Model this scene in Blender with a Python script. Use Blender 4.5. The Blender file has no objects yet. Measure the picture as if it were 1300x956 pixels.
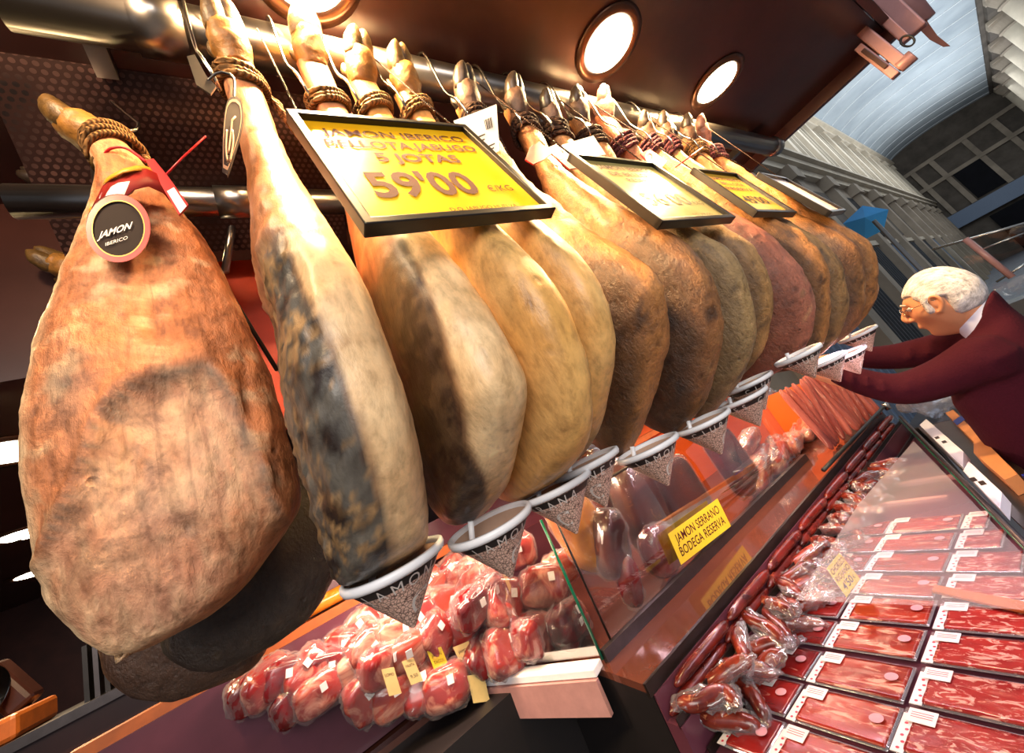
import bpy, bmesh, math, random
import numpy as np
from mathutils import Vector, Matrix, noise as mnoise
random.seed(7)
C = bpy.context.scene.collection
PI = math.pi

# ------------------------------------------------------------------ camera model (metres; X along the ham rail, Y into the stall, Z up)
FPX, CU, CV, EYE = 470.0, 650.0, 433.0, 1.75
def _n(v): return v / np.linalg.norm(v)
def _d(u, v): return np.array([u - CU, -(v - CV), -FPX])
_X = _n(_d(1348, 258)); _Z = _n(_d(8, -867)); _Z = _n(_Z - _X * (_Z @ _X)); _Y = np.cross(_Z, _X)
M3 = np.array([_X, _Y, _Z])
O3 = np.array([0, 0, EYE])
def ray(u, v): return M3 @ _d(u, v)
def atX(u, v, x): r = ray(u, v); return r * (x / r[0]) + O3
def atY(u, v, y): r = ray(u, v); return r * (y / r[1]) + O3
def atZ(u, v, z): r = ray(u, v); return r * ((z - EYE) / r[2]) + O3

cam = bpy.data.cameras.new('camera'); camo = bpy.data.objects.new('camera', cam); C.objects.link(camo)
cam.sensor_width = 36.0; cam.lens = FPX / 1300 * 36.0; cam.shift_y = -45 / 1300; cam.clip_start = 0.02; cam.clip_end = 300
mw = Matrix.Identity(4)
for i in range(3):
    for j in range(3): mw[i][j] = M3[i][j]
mw.translation = Vector(O3); camo.matrix_world = mw
bpy.context.scene.camera = camo

# ------------------------------------------------------------------ materials
def lin(h):
    h = h.lstrip('#'); o = []
    for i in (0, 2, 4):
        c = int(h[i:i+2], 16) / 255
        o.append(c / 12.92 if c <= .04045 else ((c + .055) / 1.055) ** 2.4)
    return tuple(o)
def L4(h): return lin(h) + (1.0,)
class NT:
    def __init__(s, name):
        s.m = bpy.data.materials.new(name); s.m.use_nodes = True; s.t = s.m.node_tree; s.t.nodes.clear()
        s.out = s.n('ShaderNodeOutputMaterial')
    def n(s, t, **k):
        x = s.t.nodes.new(t)
        for a, b in k.items(): setattr(x, a, b)
        return x
    def l(s, a, b): s.t.links.new(a, b)
    def bsdf(s, rough=.5, metal=0, spec=.5, coat=0, col=None):
        b = s.n('ShaderNodeBsdfPrincipled'); b.inputs['Roughness'].default_value = rough; b.inputs['Metallic'].default_value = metal
        b.inputs['Specular IOR Level'].default_value = spec; b.inputs['Coat Weight'].default_value = coat
        if col is not None: b.inputs['Base Color'].default_value = col
        s.l(b.outputs[0], s.out.inputs[0]); return b
    def coord(s, sc=(1, 1, 1), kind='Object'):
        t = s.n('ShaderNodeTexCoord'); mp = s.n('ShaderNodeMapping'); mp.inputs['Scale'].default_value = sc
        s.l(t.outputs[kind], mp.inputs[0]); return mp.outputs[0]
    def noise(s, vec, scale, detail=4, rough=.6, dist=0):
        x = s.n('ShaderNodeTexNoise'); x.inputs['Scale'].default_value = scale; x.inputs['Detail'].default_value = detail
        x.inputs['Roughness'].default_value = rough; x.inputs['Distortion'].default_value = dist; s.l(vec, x.inputs['Vector']); return x.outputs[0]
    def ramp(s, fac, stops):
        r = s.n('ShaderNodeValToRGB'); cr = r.color_ramp
        while len(cr.elements) < len(stops): cr.elements.new(.5)
        for e, (p, c) in zip(cr.elements, stops): e.position = p; e.color = c if len(c) == 4 else tuple(c) + (1,)
        s.l(fac, r.inputs[0]); return r.outputs[0]
    def math(s, op, a, b=None, c=None):
        x = s.n('ShaderNodeMath', operation=op)
        for i, v in enumerate((a, b, c)):
            if v is None: continue
            if isinstance(v, (int, float)): x.inputs[i].default_value = v
            else: s.l(v, x.inputs[i])
        return x.outputs[0]
    def mix(s, fac, a, b, mode='MIX'):
        x = s.n('ShaderNodeMix', data_type='RGBA', blend_type=mode)
        for sock, v in ((x.inputs[0], fac), (x.inputs[6], a), (x.inputs[7], b)):
            if isinstance(v, (int, float)): sock.default_value = v
            elif isinstance(v, tuple): sock.default_value = v
            else: s.l(v, sock)
        return x.outputs[2]
    def bump(s, b, h, strength=.3, dist=.01):
        x = s.n('ShaderNodeBump'); x.inputs['Strength'].default_value = strength; x.inputs['Distance'].default_value = dist
        s.l(h, x.inputs['Height']); s.l(x.outputs[0], b.inputs['Normal'])

def plain(name, h, rough=.5, metal=0, spec=.5, var=.12, scale=25, bump=0, coat=0):
    t = NT(name); b = t.bsdf(rough, metal, spec, coat); c = lin(h)
    nz = t.noise(t.coord(), scale)
    t.l(t.ramp(nz, [(.25, tuple(x * (1 - var) for x in c)), (.75, tuple(min(1, x * (1 + var)) for x in c))]), b.inputs['Base Color'])
    if bump: t.bump(b, nz, bump, .004)
    return t.m
def emis(name, h, s):
    t = NT(name); e = t.n('ShaderNodeEmission'); e.inputs[0].default_value = L4(h); e.inputs[1].default_value = s; t.l(e.outputs[0], t.out.inputs[0]); return t.m
def ham_mat(name, bump=.5, scale=60, rough=.42, spec=.5, streak=(1, 1, .45), fib=.35, pits=.5):
    t = NT(name); b = t.bsdf(rough, 0, spec, .10); b.inputs['Coat Roughness'].default_value = .3
    a = t.n('ShaderNodeVertexColor', layer_name='Col')
    v = t.coord(streak); n1 = t.noise(v, scale, 7, .68, .4); n2 = t.noise(v, scale * 3.4, 4, .6); n3 = t.noise(t.coord((1, 1, .10)), scale * 2.4, 3, .6, .6)
    f = t.ramp(n1, [(.28, (.50, .46, .42)), (.45, (.92, .90, .88)), (.55, (1.04, 1.03, 1.02)), (.74, (1.26, 1.24, 1.2))])
    c = t.mix(1.0, a.outputs[0], f, 'MULTIPLY')
    c = t.mix(.85, c, t.ramp(n2, [(.30, (.72, .69, .66)), (.5, (1, 1, 1)), (.75, (1.12, 1.1, 1.08))]), 'MULTIPLY')
    c = t.mix(fib, c, t.ramp(n3, [(.34, (.55, .50, .46)), (.5, (1, 1, 1)), (.72, (1.2, 1.17, 1.12))]), 'MULTIPLY')
    vo = t.n('ShaderNodeTexVoronoi'); vo.inputs['Scale'].default_value = scale * .55; vo.inputs['Randomness'].default_value = 1.0; t.l(t.coord(), vo.inputs['Vector'])
    pm = t.math('MULTIPLY', t.ramp(vo.outputs[0], [(.05, (1, 1, 1)), (.14, (0, 0, 0))]), t.ramp(t.noise(t.coord(), scale * .25, 2), [(.5, (0, 0, 0)), (.6, (1, 1, 1))]))
    c = t.mix(t.math('MULTIPLY', pm, pits), c, (.035, .02, .012, 1)); t.l(c, b.inputs['Base Color'])
    t.l(t.math('MULTIPLY_ADD', n1, .45, rough - .16), b.inputs['Roughness'])
    h = t.math('ADD', t.math('ADD', n1, t.math('MULTIPLY', n2, .4)), t.math('MULTIPLY', n3, .5 * fib)); t.bump(b, t.math('SUBTRACT', h, t.math('MULTIPLY', pm, .5)), bump, .005); return t.m
def rope_mat(name, h):
    t = NT(name); b = t.bsdf(.85, 0, .2); v = t.coord(); w = t.n('ShaderNodeTexWave'); w.inputs['Scale'].default_value = 90; w.inputs['Distortion'].default_value = 2
    w.bands_direction = 'DIAGONAL'; t.l(v, w.inputs['Vector']); c = lin(h)
    t.l(t.ramp(w.outputs[1], [(.1, tuple(x * .35 for x in c)), (.7, c)]), b.inputs['Base Color']); t.bump(b, w.outputs[1], .8, .004); return t.m
def meat_mat(name, dark, red, fat, scale=18, thr=.56, streak=(1, 1, 1), rough=.25, wid=.08):
    t = NT(name); b = t.bsdf(rough, 0, .5, .35); b.inputs['Coat Roughness'].default_value = .12
    oi = t.n('ShaderNodeObjectInfo'); v = t.coord(streak)
    ad = t.n('ShaderNodeVectorMath', operation='ADD'); cb = t.n('ShaderNodeCombineXYZ'); 
    t.l(t.math('MULTIPLY', oi.outputs['Random'], 37.0), cb.inputs[0]); t.l(t.math('MULTIPLY', oi.outputs['Random'], 91.0), cb.inputs[1])
    t.l(v, ad.inputs[0]); t.l(cb.outputs[0], ad.inputs[1]); v = ad.outputs[0]
    n1 = t.noise(v, scale, 5, .6, 1.2); n2 = t.noise(v, scale * .5, 2, .5)
    base = t.ramp(n2, [(.3, lin(dark)), (.65, lin(red))])
    t.l(t.mix(t.ramp(n1, [(thr, (0, 0, 0)), (thr + wid, (1, 1, 1))]), base, L4(fat)), b.inputs['Base Color']); t.bump(b, n1, .25, .004); return t.m
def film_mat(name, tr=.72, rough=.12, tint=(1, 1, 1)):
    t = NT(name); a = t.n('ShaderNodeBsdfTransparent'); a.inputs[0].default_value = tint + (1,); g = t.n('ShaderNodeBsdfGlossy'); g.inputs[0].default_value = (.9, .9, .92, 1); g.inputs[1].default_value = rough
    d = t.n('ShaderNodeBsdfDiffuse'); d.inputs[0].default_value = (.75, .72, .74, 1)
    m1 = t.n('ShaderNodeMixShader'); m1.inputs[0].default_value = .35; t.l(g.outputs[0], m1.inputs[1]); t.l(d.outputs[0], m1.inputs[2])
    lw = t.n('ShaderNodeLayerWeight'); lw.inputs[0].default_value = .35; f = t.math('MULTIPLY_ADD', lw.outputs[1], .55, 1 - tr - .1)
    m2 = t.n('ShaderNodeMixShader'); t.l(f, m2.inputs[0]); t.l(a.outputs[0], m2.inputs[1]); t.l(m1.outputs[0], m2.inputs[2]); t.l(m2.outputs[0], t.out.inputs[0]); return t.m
def glass_mat(name, refl=.1, tint=(.96, .98, .97)):
    t = NT(name); a = t.n('ShaderNodeBsdfTransparent'); a.inputs[0].default_value = tint + (1,); g = t.n('ShaderNodeBsdfGlossy'); g.inputs[1].default_value = .02
    lw = t.n('ShaderNodeLayerWeight'); lw.inputs[0].default_value = .3; f = t.math('MULTIPLY_ADD', lw.outputs[0], .45, refl)
    m = t.n('ShaderNodeMixShader'); t.l(f, m.inputs[0]); t.l(a.outputs[0], m.inputs[1]); t.l(g.outputs[0], m.inputs[2]); t.l(m.outputs[0], t.out.inputs[0]); return t.m

MT = {}
MT['ham_broad'] = ham_mat('broad_ham_flesh', .95, 42, .55, .35, (1, 1, .6), .55, .5)
MT['ham_fat'] = ham_mat('pale_ham_rind', .35, 30, .34, .5, (1, 1, .45), .22, .35)
MT['ham_rough'] = ham_mat('mottled_ham_rind', 1.0, 62, .42, .5, (1, 1, .7), .4, .9)
MT['hoof_pale'] = plain('pale_hoof_horn', '#5e4420', .45, var=.6, scale=70, bump=.6); MT['hoof_pale_hide'] = plain('yellow_brown_hide', '#8e6026', .5, var=.5, scale=45, bump=.8); MT['hoof_dark_hide'] = plain('dark_hide', '#5a4030', .5, var=.5, scale=45, bump=.8); MT['hoof_rosy_hide'] = plain('rosy_hide', '#a06a58', .5, var=.45, scale=45, bump=.8)
MT['hoof_dark'] = plain('dark_hoof_horn', '#332820', .35, var=.5, scale=60, bump=.3)
MT['hoof_rosy'] = plain('rosy_hoof_horn', '#7a5046', .4, var=.5, scale=60, bump=.3)
MT['rope'] = rope_mat('brown_jute_rope', '#8a6238'); MT['rope_dark'] = rope_mat('dark_rope', '#4a3328'); MT['rope_purple'] = rope_mat('purple_brown_rope', '#6b3a42')
MT['steel'] = plain('brushed_steel', '#9a928c', .28, 1, var=.15, scale=8)
MT['chrome'] = plain('bright_wire', '#c9c3ba', .22, 1, var=.05)
MT['canopy'] = plain('dark_brown_canopy', '#3a1f1b', .32, 0, .4, .35, 5)
MT['canopy_edge'] = plain('reddish_canopy_trim', '#4a2420', .4, 0, .4, .2, 8)
MT['black'] = plain('black_frame', '#17110f', .35, 0, .5, .3, 20)
MT['rubber'] = plain('black_rubber', '#141414', .5)
MT['lens'] = glass_mat('spectacle_lens', .0); MT['glass'] = glass_mat('clear_glass', .035); MT['sheet'] = glass_mat('reflective_glass', .06)
MT['veil'] = film_mat('glare_haze_glass', .90, .40); MT['glass_edge'] = plain('green_glass_edge', '#0c6b4f', .2, 0, .6)  # veil: whitish haze in the material imitates glare reflected off clear glass
MT['film'] = film_mat('clear_vacuum_film', .86, .14); MT['film_thick'] = film_mat('crumpled_vacuum_film', .76, .2)
MT['white'] = plain('white_paper', '#e8e3dc', .6, var=.05); MT['white_print'] = plain('white_label', '#e9e4e2', .5, var=.06)
MT['pink_print'] = plain('pink_sticker', '#c89098', .4); MT['ink'] = plain('dark_ink', '#2a1a1a', .6); MT['red_ink'] = plain('red_brown_ink', '#4a0e08', .9, var=.25, scale=120); MT['red_dot'] = plain('red_print', '#d8304a', .5)
MT['navy'] = plain('navy_print', '#1c2a8a', .5); MT['carton'] = plain('brown_cardboard', '#b0713c', .75, var=.1, scale=12)
MT['white_card'] = plain('white_card', '#d9d9e6', .55, var=.05)
MT['orange'] = plain('orange_back_panel', '#d0560f', .5, var=.12, scale=4); MT['wood'] = plain('orange_wood', '#a8561c', .45, var=.25, scale=18)
MT['grey_rail'] = plain('grey_metal_strip', '#565052', .3, .8, var=.15)
MT['tray'] = plain('maroon_tray_liner', '#5a2f3c', .28, 0, .5, .15, 10); MT['lip'] = plain('pinkish_ledge', '#b98a86', .3)
MT['shelf'] = plain('glossy_brown_shelf', '#5b3328', .08, 0, .7, .15, 8)
MT['counter'] = plain('dark_counter_body', '#151113', .5, var=.2)
MT['cup_rim'] = plain('white_plastic_rim', '#f2f2f6', .35, var=.04); MT['cup_in'] = plain('translucent_cup_inside', '#b99a86', .4, var=.1)
MT['letter'] = plain('white_lettering', '#e2d9d4', .5, var=.02); MT['band'] = plain('black_cup_band', '#231a1a', .5)
MT['silver'] = plain('silver_foil_pack', '#8a8486', .3, .7)
t = NT('honeycomb_cup'); b = t.bsdf(.35, 0, .5); vo = t.n('ShaderNodeTexVoronoi', feature='DISTANCE_TO_EDGE'); vo.inputs['Scale'].default_value = 250; t.l(t.coord((1, 1, 1)), vo.inputs['Vector'])
t.l(t.ramp(vo.outputs[0], [(.04, lin('#6a4c44')), (.11, lin('#e6c0ae'))]), b.inputs['Base Color']); MT['honey'] = t.m
def card_mat(name, h1, h2):
    t = NT(name); b = t.bsdf(.35, 0, .4, .12); b.inputs['Coat Roughness'].default_value = .12; n1 = t.noise(t.coord(), 9, 4)
    t.l(t.ramp(n1, [(.35, lin(h1)), (.7, lin(h2))]), b.inputs['Base Color']); t.bump(b, n1, .08, .01); return t.m
MT['card_yellow'] = card_mat('yellow_sign_card', '#e0a008', '#ecbc20'); MT['card_pale'] = card_mat('pale_sign_card', '#9c8a48', '#b8aa74'); MT['card_ochre'] = card_mat('ochre_sign_card', '#c89020', '#dcb440'); MT['card_pink'] = card_mat('pinkish_sign_card', '#d8b4a2', '#e4c9b8')
MT['tag_yellow'] = plain('yellow_price_card', '#d9c22e', .5, var=.08); MT['tag_cream'] = plain('cream_price_card', '#ddc684', .5, var=.08)
MT['red'] = plain('red_plastic', '#c4141c', .35); MT['collar_red'] = plain('dark_red_paper', '#8c1a14', .4); MT['gold'] = plain('golden_border', '#d99a28', .4); MT['brown_paper'] = plain('dark_brown_paper', '#1e0f0c', .7, spec=.2)
MT['redboard'] = plain('orange_red_board', '#c23a12', .5); MT['leather'] = plain('dark_brown_leather', '#2a1210', .75, spec=.2); MT['leather_edge'] = plain('tan_stitched_edge', '#b07a54', .6)
MT['skin'] = plain('warm_skin', '#c98a66', .5, 0, .4, .08, 30); MT['sweater'] = plain('burgundy_knit', '#370a17', .9, 0, .15, .2, 160, .4); MT['hair'] = None
t = NT('white_hair'); b = t.bsdf(.55, 0, .4); v = t.coord((120, 26, 60)); n1 = t.noise(v, 1, 5, .7); t.l(t.ramp(n1, [(.3, lin('#8d8688')), (.6, lin('#e4dfe2'))]), b.inputs['Base Color']); t.bump(b, n1, .9, .01); MT['hair'] = t.m
MT['shirt'] = plain('pale_blue_shirt', '#c9cbe2', .7, var=.05); MT['trouser'] = plain('dark_trousers', '#22232b', .8); MT['shoe'] = plain('black_shoe', '#15110f', .4)
MT['lip_skin'] = plain('lip_skin', '#a0584a', .5); MT['eye'] = plain('eye_white', '#d8d0c8', .3); MT['brow'] = plain('grey_eyebrow', '#b9aca6', .7)
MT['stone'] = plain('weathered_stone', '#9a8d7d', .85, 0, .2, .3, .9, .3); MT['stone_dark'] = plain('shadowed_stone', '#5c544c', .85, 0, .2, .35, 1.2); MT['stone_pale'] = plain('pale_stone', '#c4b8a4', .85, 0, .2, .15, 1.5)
MT['shutter'] = plain('grey_shutter', '#4a4d52', .45, .3, var=.2, scale=3); MT['dark_win'] = plain('dark_window_glass', '#0e0e14', .6, 0, .1, .4, 2)
MT['steel_blue'] = plain('blue_grey_beam', '#6f7f96', .5); MT['pave'] = plain('grey_paving', '#6a6a70', .7, var=.2, scale=2)
t = NT('vault_plaster'); b = t.bsdf(.9, 0, .1); v = t.coord(); n1 = t.noise(v, .35, 4); t.l(t.ramp(n1, [(.3, lin('#8f989f')), (.7, lin('#b4bcc0'))]), b.inputs['Base Color']); MT['vault'] = t.m
MT['vault_line'] = plain('white_vault_rib', '#d4d8da', .8); MT['bluetarp'] = plain('blue_tarp', '#2f86c8', .5, var=.12, scale=6)
MT['awning'] = plain('dusty_pink_metal', '#9a7272', .45, .3, .4, .15, 14); MT['awning_cloth'] = plain('brown_awning_cloth', '#6a4038', .7, var=.15, scale=20)
MT['lampglass'] = emis('lamp_glow', '#fff3cf', 26.0); MT['lampglass2'] = emis('far_lamp_glow', '#fff1d8', 14.0); MT['bronze'] = plain('bronze_lamp_ring', '#5a3a28', .3, .6)
MT['bag'] = film_mat('bluish_plastic_bag', .5, .2, (.85, .9, 1)); MT['blade'] = plain('polished_blade', '#b0a8a0', .12, 1)

# perforated metal sheet: staggered rows of round holes
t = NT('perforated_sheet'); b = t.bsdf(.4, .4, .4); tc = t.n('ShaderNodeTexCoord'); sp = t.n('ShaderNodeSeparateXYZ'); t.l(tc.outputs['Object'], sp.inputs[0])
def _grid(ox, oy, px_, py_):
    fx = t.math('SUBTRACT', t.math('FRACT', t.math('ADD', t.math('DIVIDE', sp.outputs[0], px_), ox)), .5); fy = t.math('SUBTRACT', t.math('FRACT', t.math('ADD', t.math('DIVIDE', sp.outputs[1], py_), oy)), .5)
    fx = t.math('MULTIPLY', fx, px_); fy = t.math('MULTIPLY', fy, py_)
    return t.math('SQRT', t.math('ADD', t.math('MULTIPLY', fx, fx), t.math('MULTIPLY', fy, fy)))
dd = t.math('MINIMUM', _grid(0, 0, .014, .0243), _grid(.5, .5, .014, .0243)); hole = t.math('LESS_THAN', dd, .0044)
nz = t.noise(t.coord(), 5, 2); hc = t.ramp(nz, [(.35, lin('#140b0b')), (.6, lin('#5e403a'))])  # hole colour lightened in patches, imitating lit space seen through the sheet
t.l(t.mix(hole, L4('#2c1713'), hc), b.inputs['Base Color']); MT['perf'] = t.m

# ------------------------------------------------------------------ mesh helpers
def mk(name, V, F, mat, parent=None, smooth=True, col=None, mi=None):
    me = bpy.data.meshes.new(name)
    off = Vector((0, 0, 0)) if parent is None else _wloc(parent)
    me.from_pydata([tuple(Vector(v) - off) for v in V], [], F)
    for m in (mat if isinstance(mat, (list, tuple)) else [mat]): me.materials.append(m)
    if mi is not None: me.polygons.foreach_set('material_index', mi)
    if smooth: me.polygons.foreach_set('use_smooth', [True] * len(me.polygons))
    if col is not None:
        a = me.color_attributes.new('Col', 'FLOAT_COLOR', 'POINT'); a.data.foreach_set('color', np.array(col, dtype=np.float32).ravel())
    me.validate(); me.update()
    o = bpy.data.objects.new(name, me); C.objects.link(o)
    if parent is not None: o.parent = parent
    return o
def _wloc(o):
    v = Vector((0, 0, 0))
    while o is not None: v += o.location; o = o.parent
    return v
def thing(name, label, cat, loc=(0, 0, 0), group=None):
    o = bpy.data.objects.new(name, None); C.objects.link(o); o.location = Vector(loc); o.empty_display_size = .05
    return tag(o, label, cat, group)
def tag(o, label, cat, group=None):
    o['label'] = label; o['category'] = cat
    if group: o['group'] = group
    return o
def struct(o): o['kind'] = 'structure'; return o
def dup(root, loc=None, rot=None, label=None, scale=None):
    r = root.copy(); C.objects.link(r)
    if loc is not None: r.location = Vector(loc)
    if rot is not None: r.rotation_euler = rot
    if scale is not None: r.scale = scale
    if label: r['label'] = label
    for ch in list(root.children):
        c = ch.copy(); C.objects.link(c); c.parent = r
        for g in list(ch.children): d = g.copy(); C.objects.link(d); d.parent = c
    return r
class B:
    """collects simple shapes into one mesh"""
    def __init__(s): s.V = []; s.F = []
    def add(s, V, F): n = len(s.V); s.V += [tuple(v) for v in V]; s.F += [[i + n for i in f] for f in F]; return s
    def box(s, c, sz, R=None, bev=0.0):
        bm = bmesh.new(); bmesh.ops.create_cube(bm, size=1); 
        for v in bm.verts: v.co = Vector((v.co.x * sz[0], v.co.y * sz[1], v.co.z * sz[2]))
        if bev: bmesh.ops.bevel(bm, geom=list(bm.edges), offset=bev, segments=2, affect='EDGES', profile=.5)
        bm.verts.index_update(); R = R or Matrix.Identity(3); c = Vector(c)
        s.add([R @ v.co + c for v in bm.verts], [[v.index for v in f.verts] for f in bm.faces]); bm.free(); return s
    def tube(s, P, r, n=10, closed=False, caps=True):
        P = [Vector(p) for p in P]; N = len(P); rr = r if isinstance(r, (list, tuple)) else [r] * N; T = []
        for i in range(N):
            a = P[(i - 1) % N] if (closed or i > 0) else P[i]; c = P[(i + 1) % N] if (closed or i < N - 1) else P[i]; T.append((c - a).normalized())
        u = T[0].orthogonal().normalized(); V = []
        for i in range(N):
            u = (u - T[i] * u.dot(T[i])); u = u.normalized() if u.length > 1e-6 else T[i].orthogonal().normalized(); w = T[i].cross(u)
            for k in range(n): a = 2 * PI * k / n; V.append(P[i] + (u * math.cos(a) + w * math.sin(a)) * rr[i])
        F = []
        for i in range(N if closed else N - 1):
            j = (i + 1) % N
            for k in range(n): F.append([i * n + k, i * n + (k + 1) % n, j * n + (k + 1) % n, j * n + k])
        if caps and not closed: F.append(list(range(n))[::-1]); F.append([(N - 1) * n + k for k in range(n)])
        return s.add(V, F)
    def lathe(s, prof, c=(0, 0, 0), n=32, R=None, cap=False):
        c = Vector(c); V = []; m = len(prof); R = R or Matrix.Identity(3)
        for r, z in prof:
            for k in range(n): a = 2 * PI * k / n; V.append(R @ Vector((r * math.cos(a), r * math.sin(a), z)) + c)
        F = [[i * n + k, i * n + (k + 1) % n, (i + 1) * n + (k + 1) % n, (i + 1) * n + k] for i in range(m - 1) for k in range(n)]
        if cap: F.append(list(range(n))[::-1]); F.append([(m - 1) * n + k for k in range(n)])
        return s.add(V, F)
    def plate(s, pts, th, nrm):
        """extruded polygon"""
        nrm = Vector(nrm).normalized(); n = len(pts); V = [Vector(p) for p in pts] + [Vector(p) + nrm * th for p in pts]
        F = [list(range(n))[::-1], list(range(n, 2 * n))] + [[i, (i + 1) % n, n + (i + 1) % n, n + i] for i in range(n)]
        return s.add(V, F)
    def done(s, name, mat, parent=None, smooth=False): return mk(name, s.V, s.F, mat, parent, smooth)
def catmull(P, n):
    P = [np.array(p, float) for p in P]; d = [0]
    for a, b_ in zip(P[:-1], P[1:]): d.append(d[-1] + np.linalg.norm(b_ - a))
    out = []
    for k in range(n):
        s = d[-1] * k / (n - 1); i = max(0, min(len(P) - 2, int(np.searchsorted(d, s, side='right')) - 1)); t_ = (s - d[i]) / max(1e-9, d[i + 1] - d[i])
        p0 = P[max(i - 1, 0)]; p1 = P[i]; p2 = P[i + 1]; p3 = P[min(i + 2, len(P) - 1)]
        out.append(.5 * ((2 * p1) + (-p0 + p2) * t_ + (2 * p0 - 5 * p1 + 4 * p2 - p3) * t_ ** 2 + (-p0 + 3 * p1 - 3 * p2 + p3) * t_ ** 3))
    return out
def fb(p, s, o=4, seed=0.0): return .62 * mnoise.fractal(Vector((p[0] * s + seed, p[1] * s + seed * .7, p[2] * s - seed)), .9, 2.1, o)
def sstep(a, b_, x): t_ = max(0, min(1, (x - a) / (b_ - a))); return t_ * t_ * (3 - 2 * t_)
def mixc(a, b_, t_): t_ = max(0, min(1, t_)); return tuple(x + (y - x) * t_ for x, y in zip(a, b_))

_dg = None
def text2d(body, size=1.0, spacing=1.0, bold=0.0):
    cu = bpy.data.curves.new('lettering', 'FONT'); cu.body = body; cu.size = size; cu.align_x = 'CENTER'; cu.align_y = 'CENTER'; cu.space_character = spacing; cu.offset = bold * size; cu.resolution_u = 3
    o = bpy.data.objects.new('lettering', cu); C.objects.link(o); dg = bpy.context.evaluated_depsgraph_get(); dg.update()
    me = bpy.data.meshes.new_from_object(o.evaluated_get(dg)); V = [(v.co.x, v.co.y) for v in me.vertices]; F = [list(p.vertices) for p in me.polygons]
    bpy.data.objects.remove(o); bpy.data.curves.remove(cu); bpy.data.meshes.remove(me); return V, F
def put_text(bd, body, size, mapf, width=None, bold=0.0, spacing=1.0):
    V, F = text2d(body, size, spacing, bold)
    if width and V:
        x0 = min(v[0] for v in V); x1 = max(v[0] for v in V); k = width / max(1e-6, x1 - x0); V = [((v[0] - (x0 + x1) / 2) * k, v[1]) for v in V]
    bd.add([mapf(x, y) for x, y in V], F)
def bake(o, mods):
    """apply a stack of modifiers and return the resulting mesh object"""
    for typ, kw in mods:
        m = o.modifiers.new(typ.lower(), typ)
        for k, v in kw.items(): setattr(m, k, v)
    dg = bpy.context.evaluated_depsgraph_get(); dg.update(); me = bpy.data.meshes.new_from_object(o.evaluated_get(dg)); mats = [m for m in o.data.materials]
    o.modifiers.clear(); o.data = me
    if not me.materials:
        for m in mats: me.materials.append(m)
    me.polygons.foreach_set('use_smooth', [True] * len(me.polygons)); return o

# ------------------------------------------------------------------ setting: stall canopy, rails, perforated panel
ceiling = struct(B().box((-1.0, 3.2, 2.78), (7.12, 6.5, .06)).done('ceiling', MT['canopy']))
struct(B().box((2.572, 3.2, 2.755), (.03, 6.54, .13)).done('trim_1', MT['canopy_edge'])); struct(B().box((-1.0, -.068, 2.78), (7.17, .03, .10)).done('trim_2', MT['canopy_edge']))
for k, y in enumerate((1.3, 1.75, 2.5, 3.8)): struct(B().box((-1.75, y, 2.747), (4.4, .02, .014)).done('trim_%d' % (3 + k), MT['black']))
# perforated sheet sloping down behind the rail
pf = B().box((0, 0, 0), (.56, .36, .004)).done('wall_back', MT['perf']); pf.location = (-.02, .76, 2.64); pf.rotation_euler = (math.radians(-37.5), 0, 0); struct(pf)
struct(B().box((-.40, .98, 2.53), (.19, .04, .46)).done('wall_left', MT['canopy']))
struct(B().box((.72, 1.06, 2.35), (1.2, .03, .8)).done('wall_inner', MT['canopy']))
struct(B().box((-1.0, 6.42, 1.4), (7.1, .06, 2.8)).done('wall_back', MT['canopy'])); struct(B().box((-4.53, 3.2, 1.4), (.06, 6.5, 2.8)).done('wall_left', MT['canopy']))
rp = B().box((.0, 1.0, 2.32), (.20, .02, .5)).done('hanging_board', MT['redboard']); tag(rp, 'upright orange red board glimpsed between the broad ham and the split ham', 'panel')

RY, RZ, RR = .489, 2.677, .043
def pipe(name, P, r, mat, label, cat, joints=()):
    t_ = thing(name, label, cat, P[0]); B().tube(P, r, 20).done('pipe', MT[mat], t_, True)
    for a, b2 in joints: B().tube([a, b2], r * 1.14, 20).done('pipe_joint', MT[mat], t_, True)
    return t_
rail = pipe('hanging_rail', [(-.215, RY, RZ), (2.5, RY, RZ)], RR, 'steel', 'long brushed steel pipe the row of hams hangs from', 'rail', [((-.07, RY, RZ), (0.0, RY, RZ)), ((2.44, RY, RZ), (2.5, RY, RZ))])
post = pipe('rail_post', [(-.172, .72, 2.66), (-.172, .72, 2.2)], .028, 'steel', 'upright steel pipe behind the hoof of the broad ham', 'post')
low = pipe('rear_rail', [(-.30, .72, 2.505), (.26, .72, 2.505)], .029, 'steel', 'short lower steel pipe behind the leather tag', 'rail', [((-.02, .72, 2.505), (.06, .72, 2.505))])
for x in (-.137, 1.02, 2.3): B().box((x, RY + .06, 2.735), (.03, .14, .036)).done('rail_bracket', MT['steel'], rail)

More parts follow.
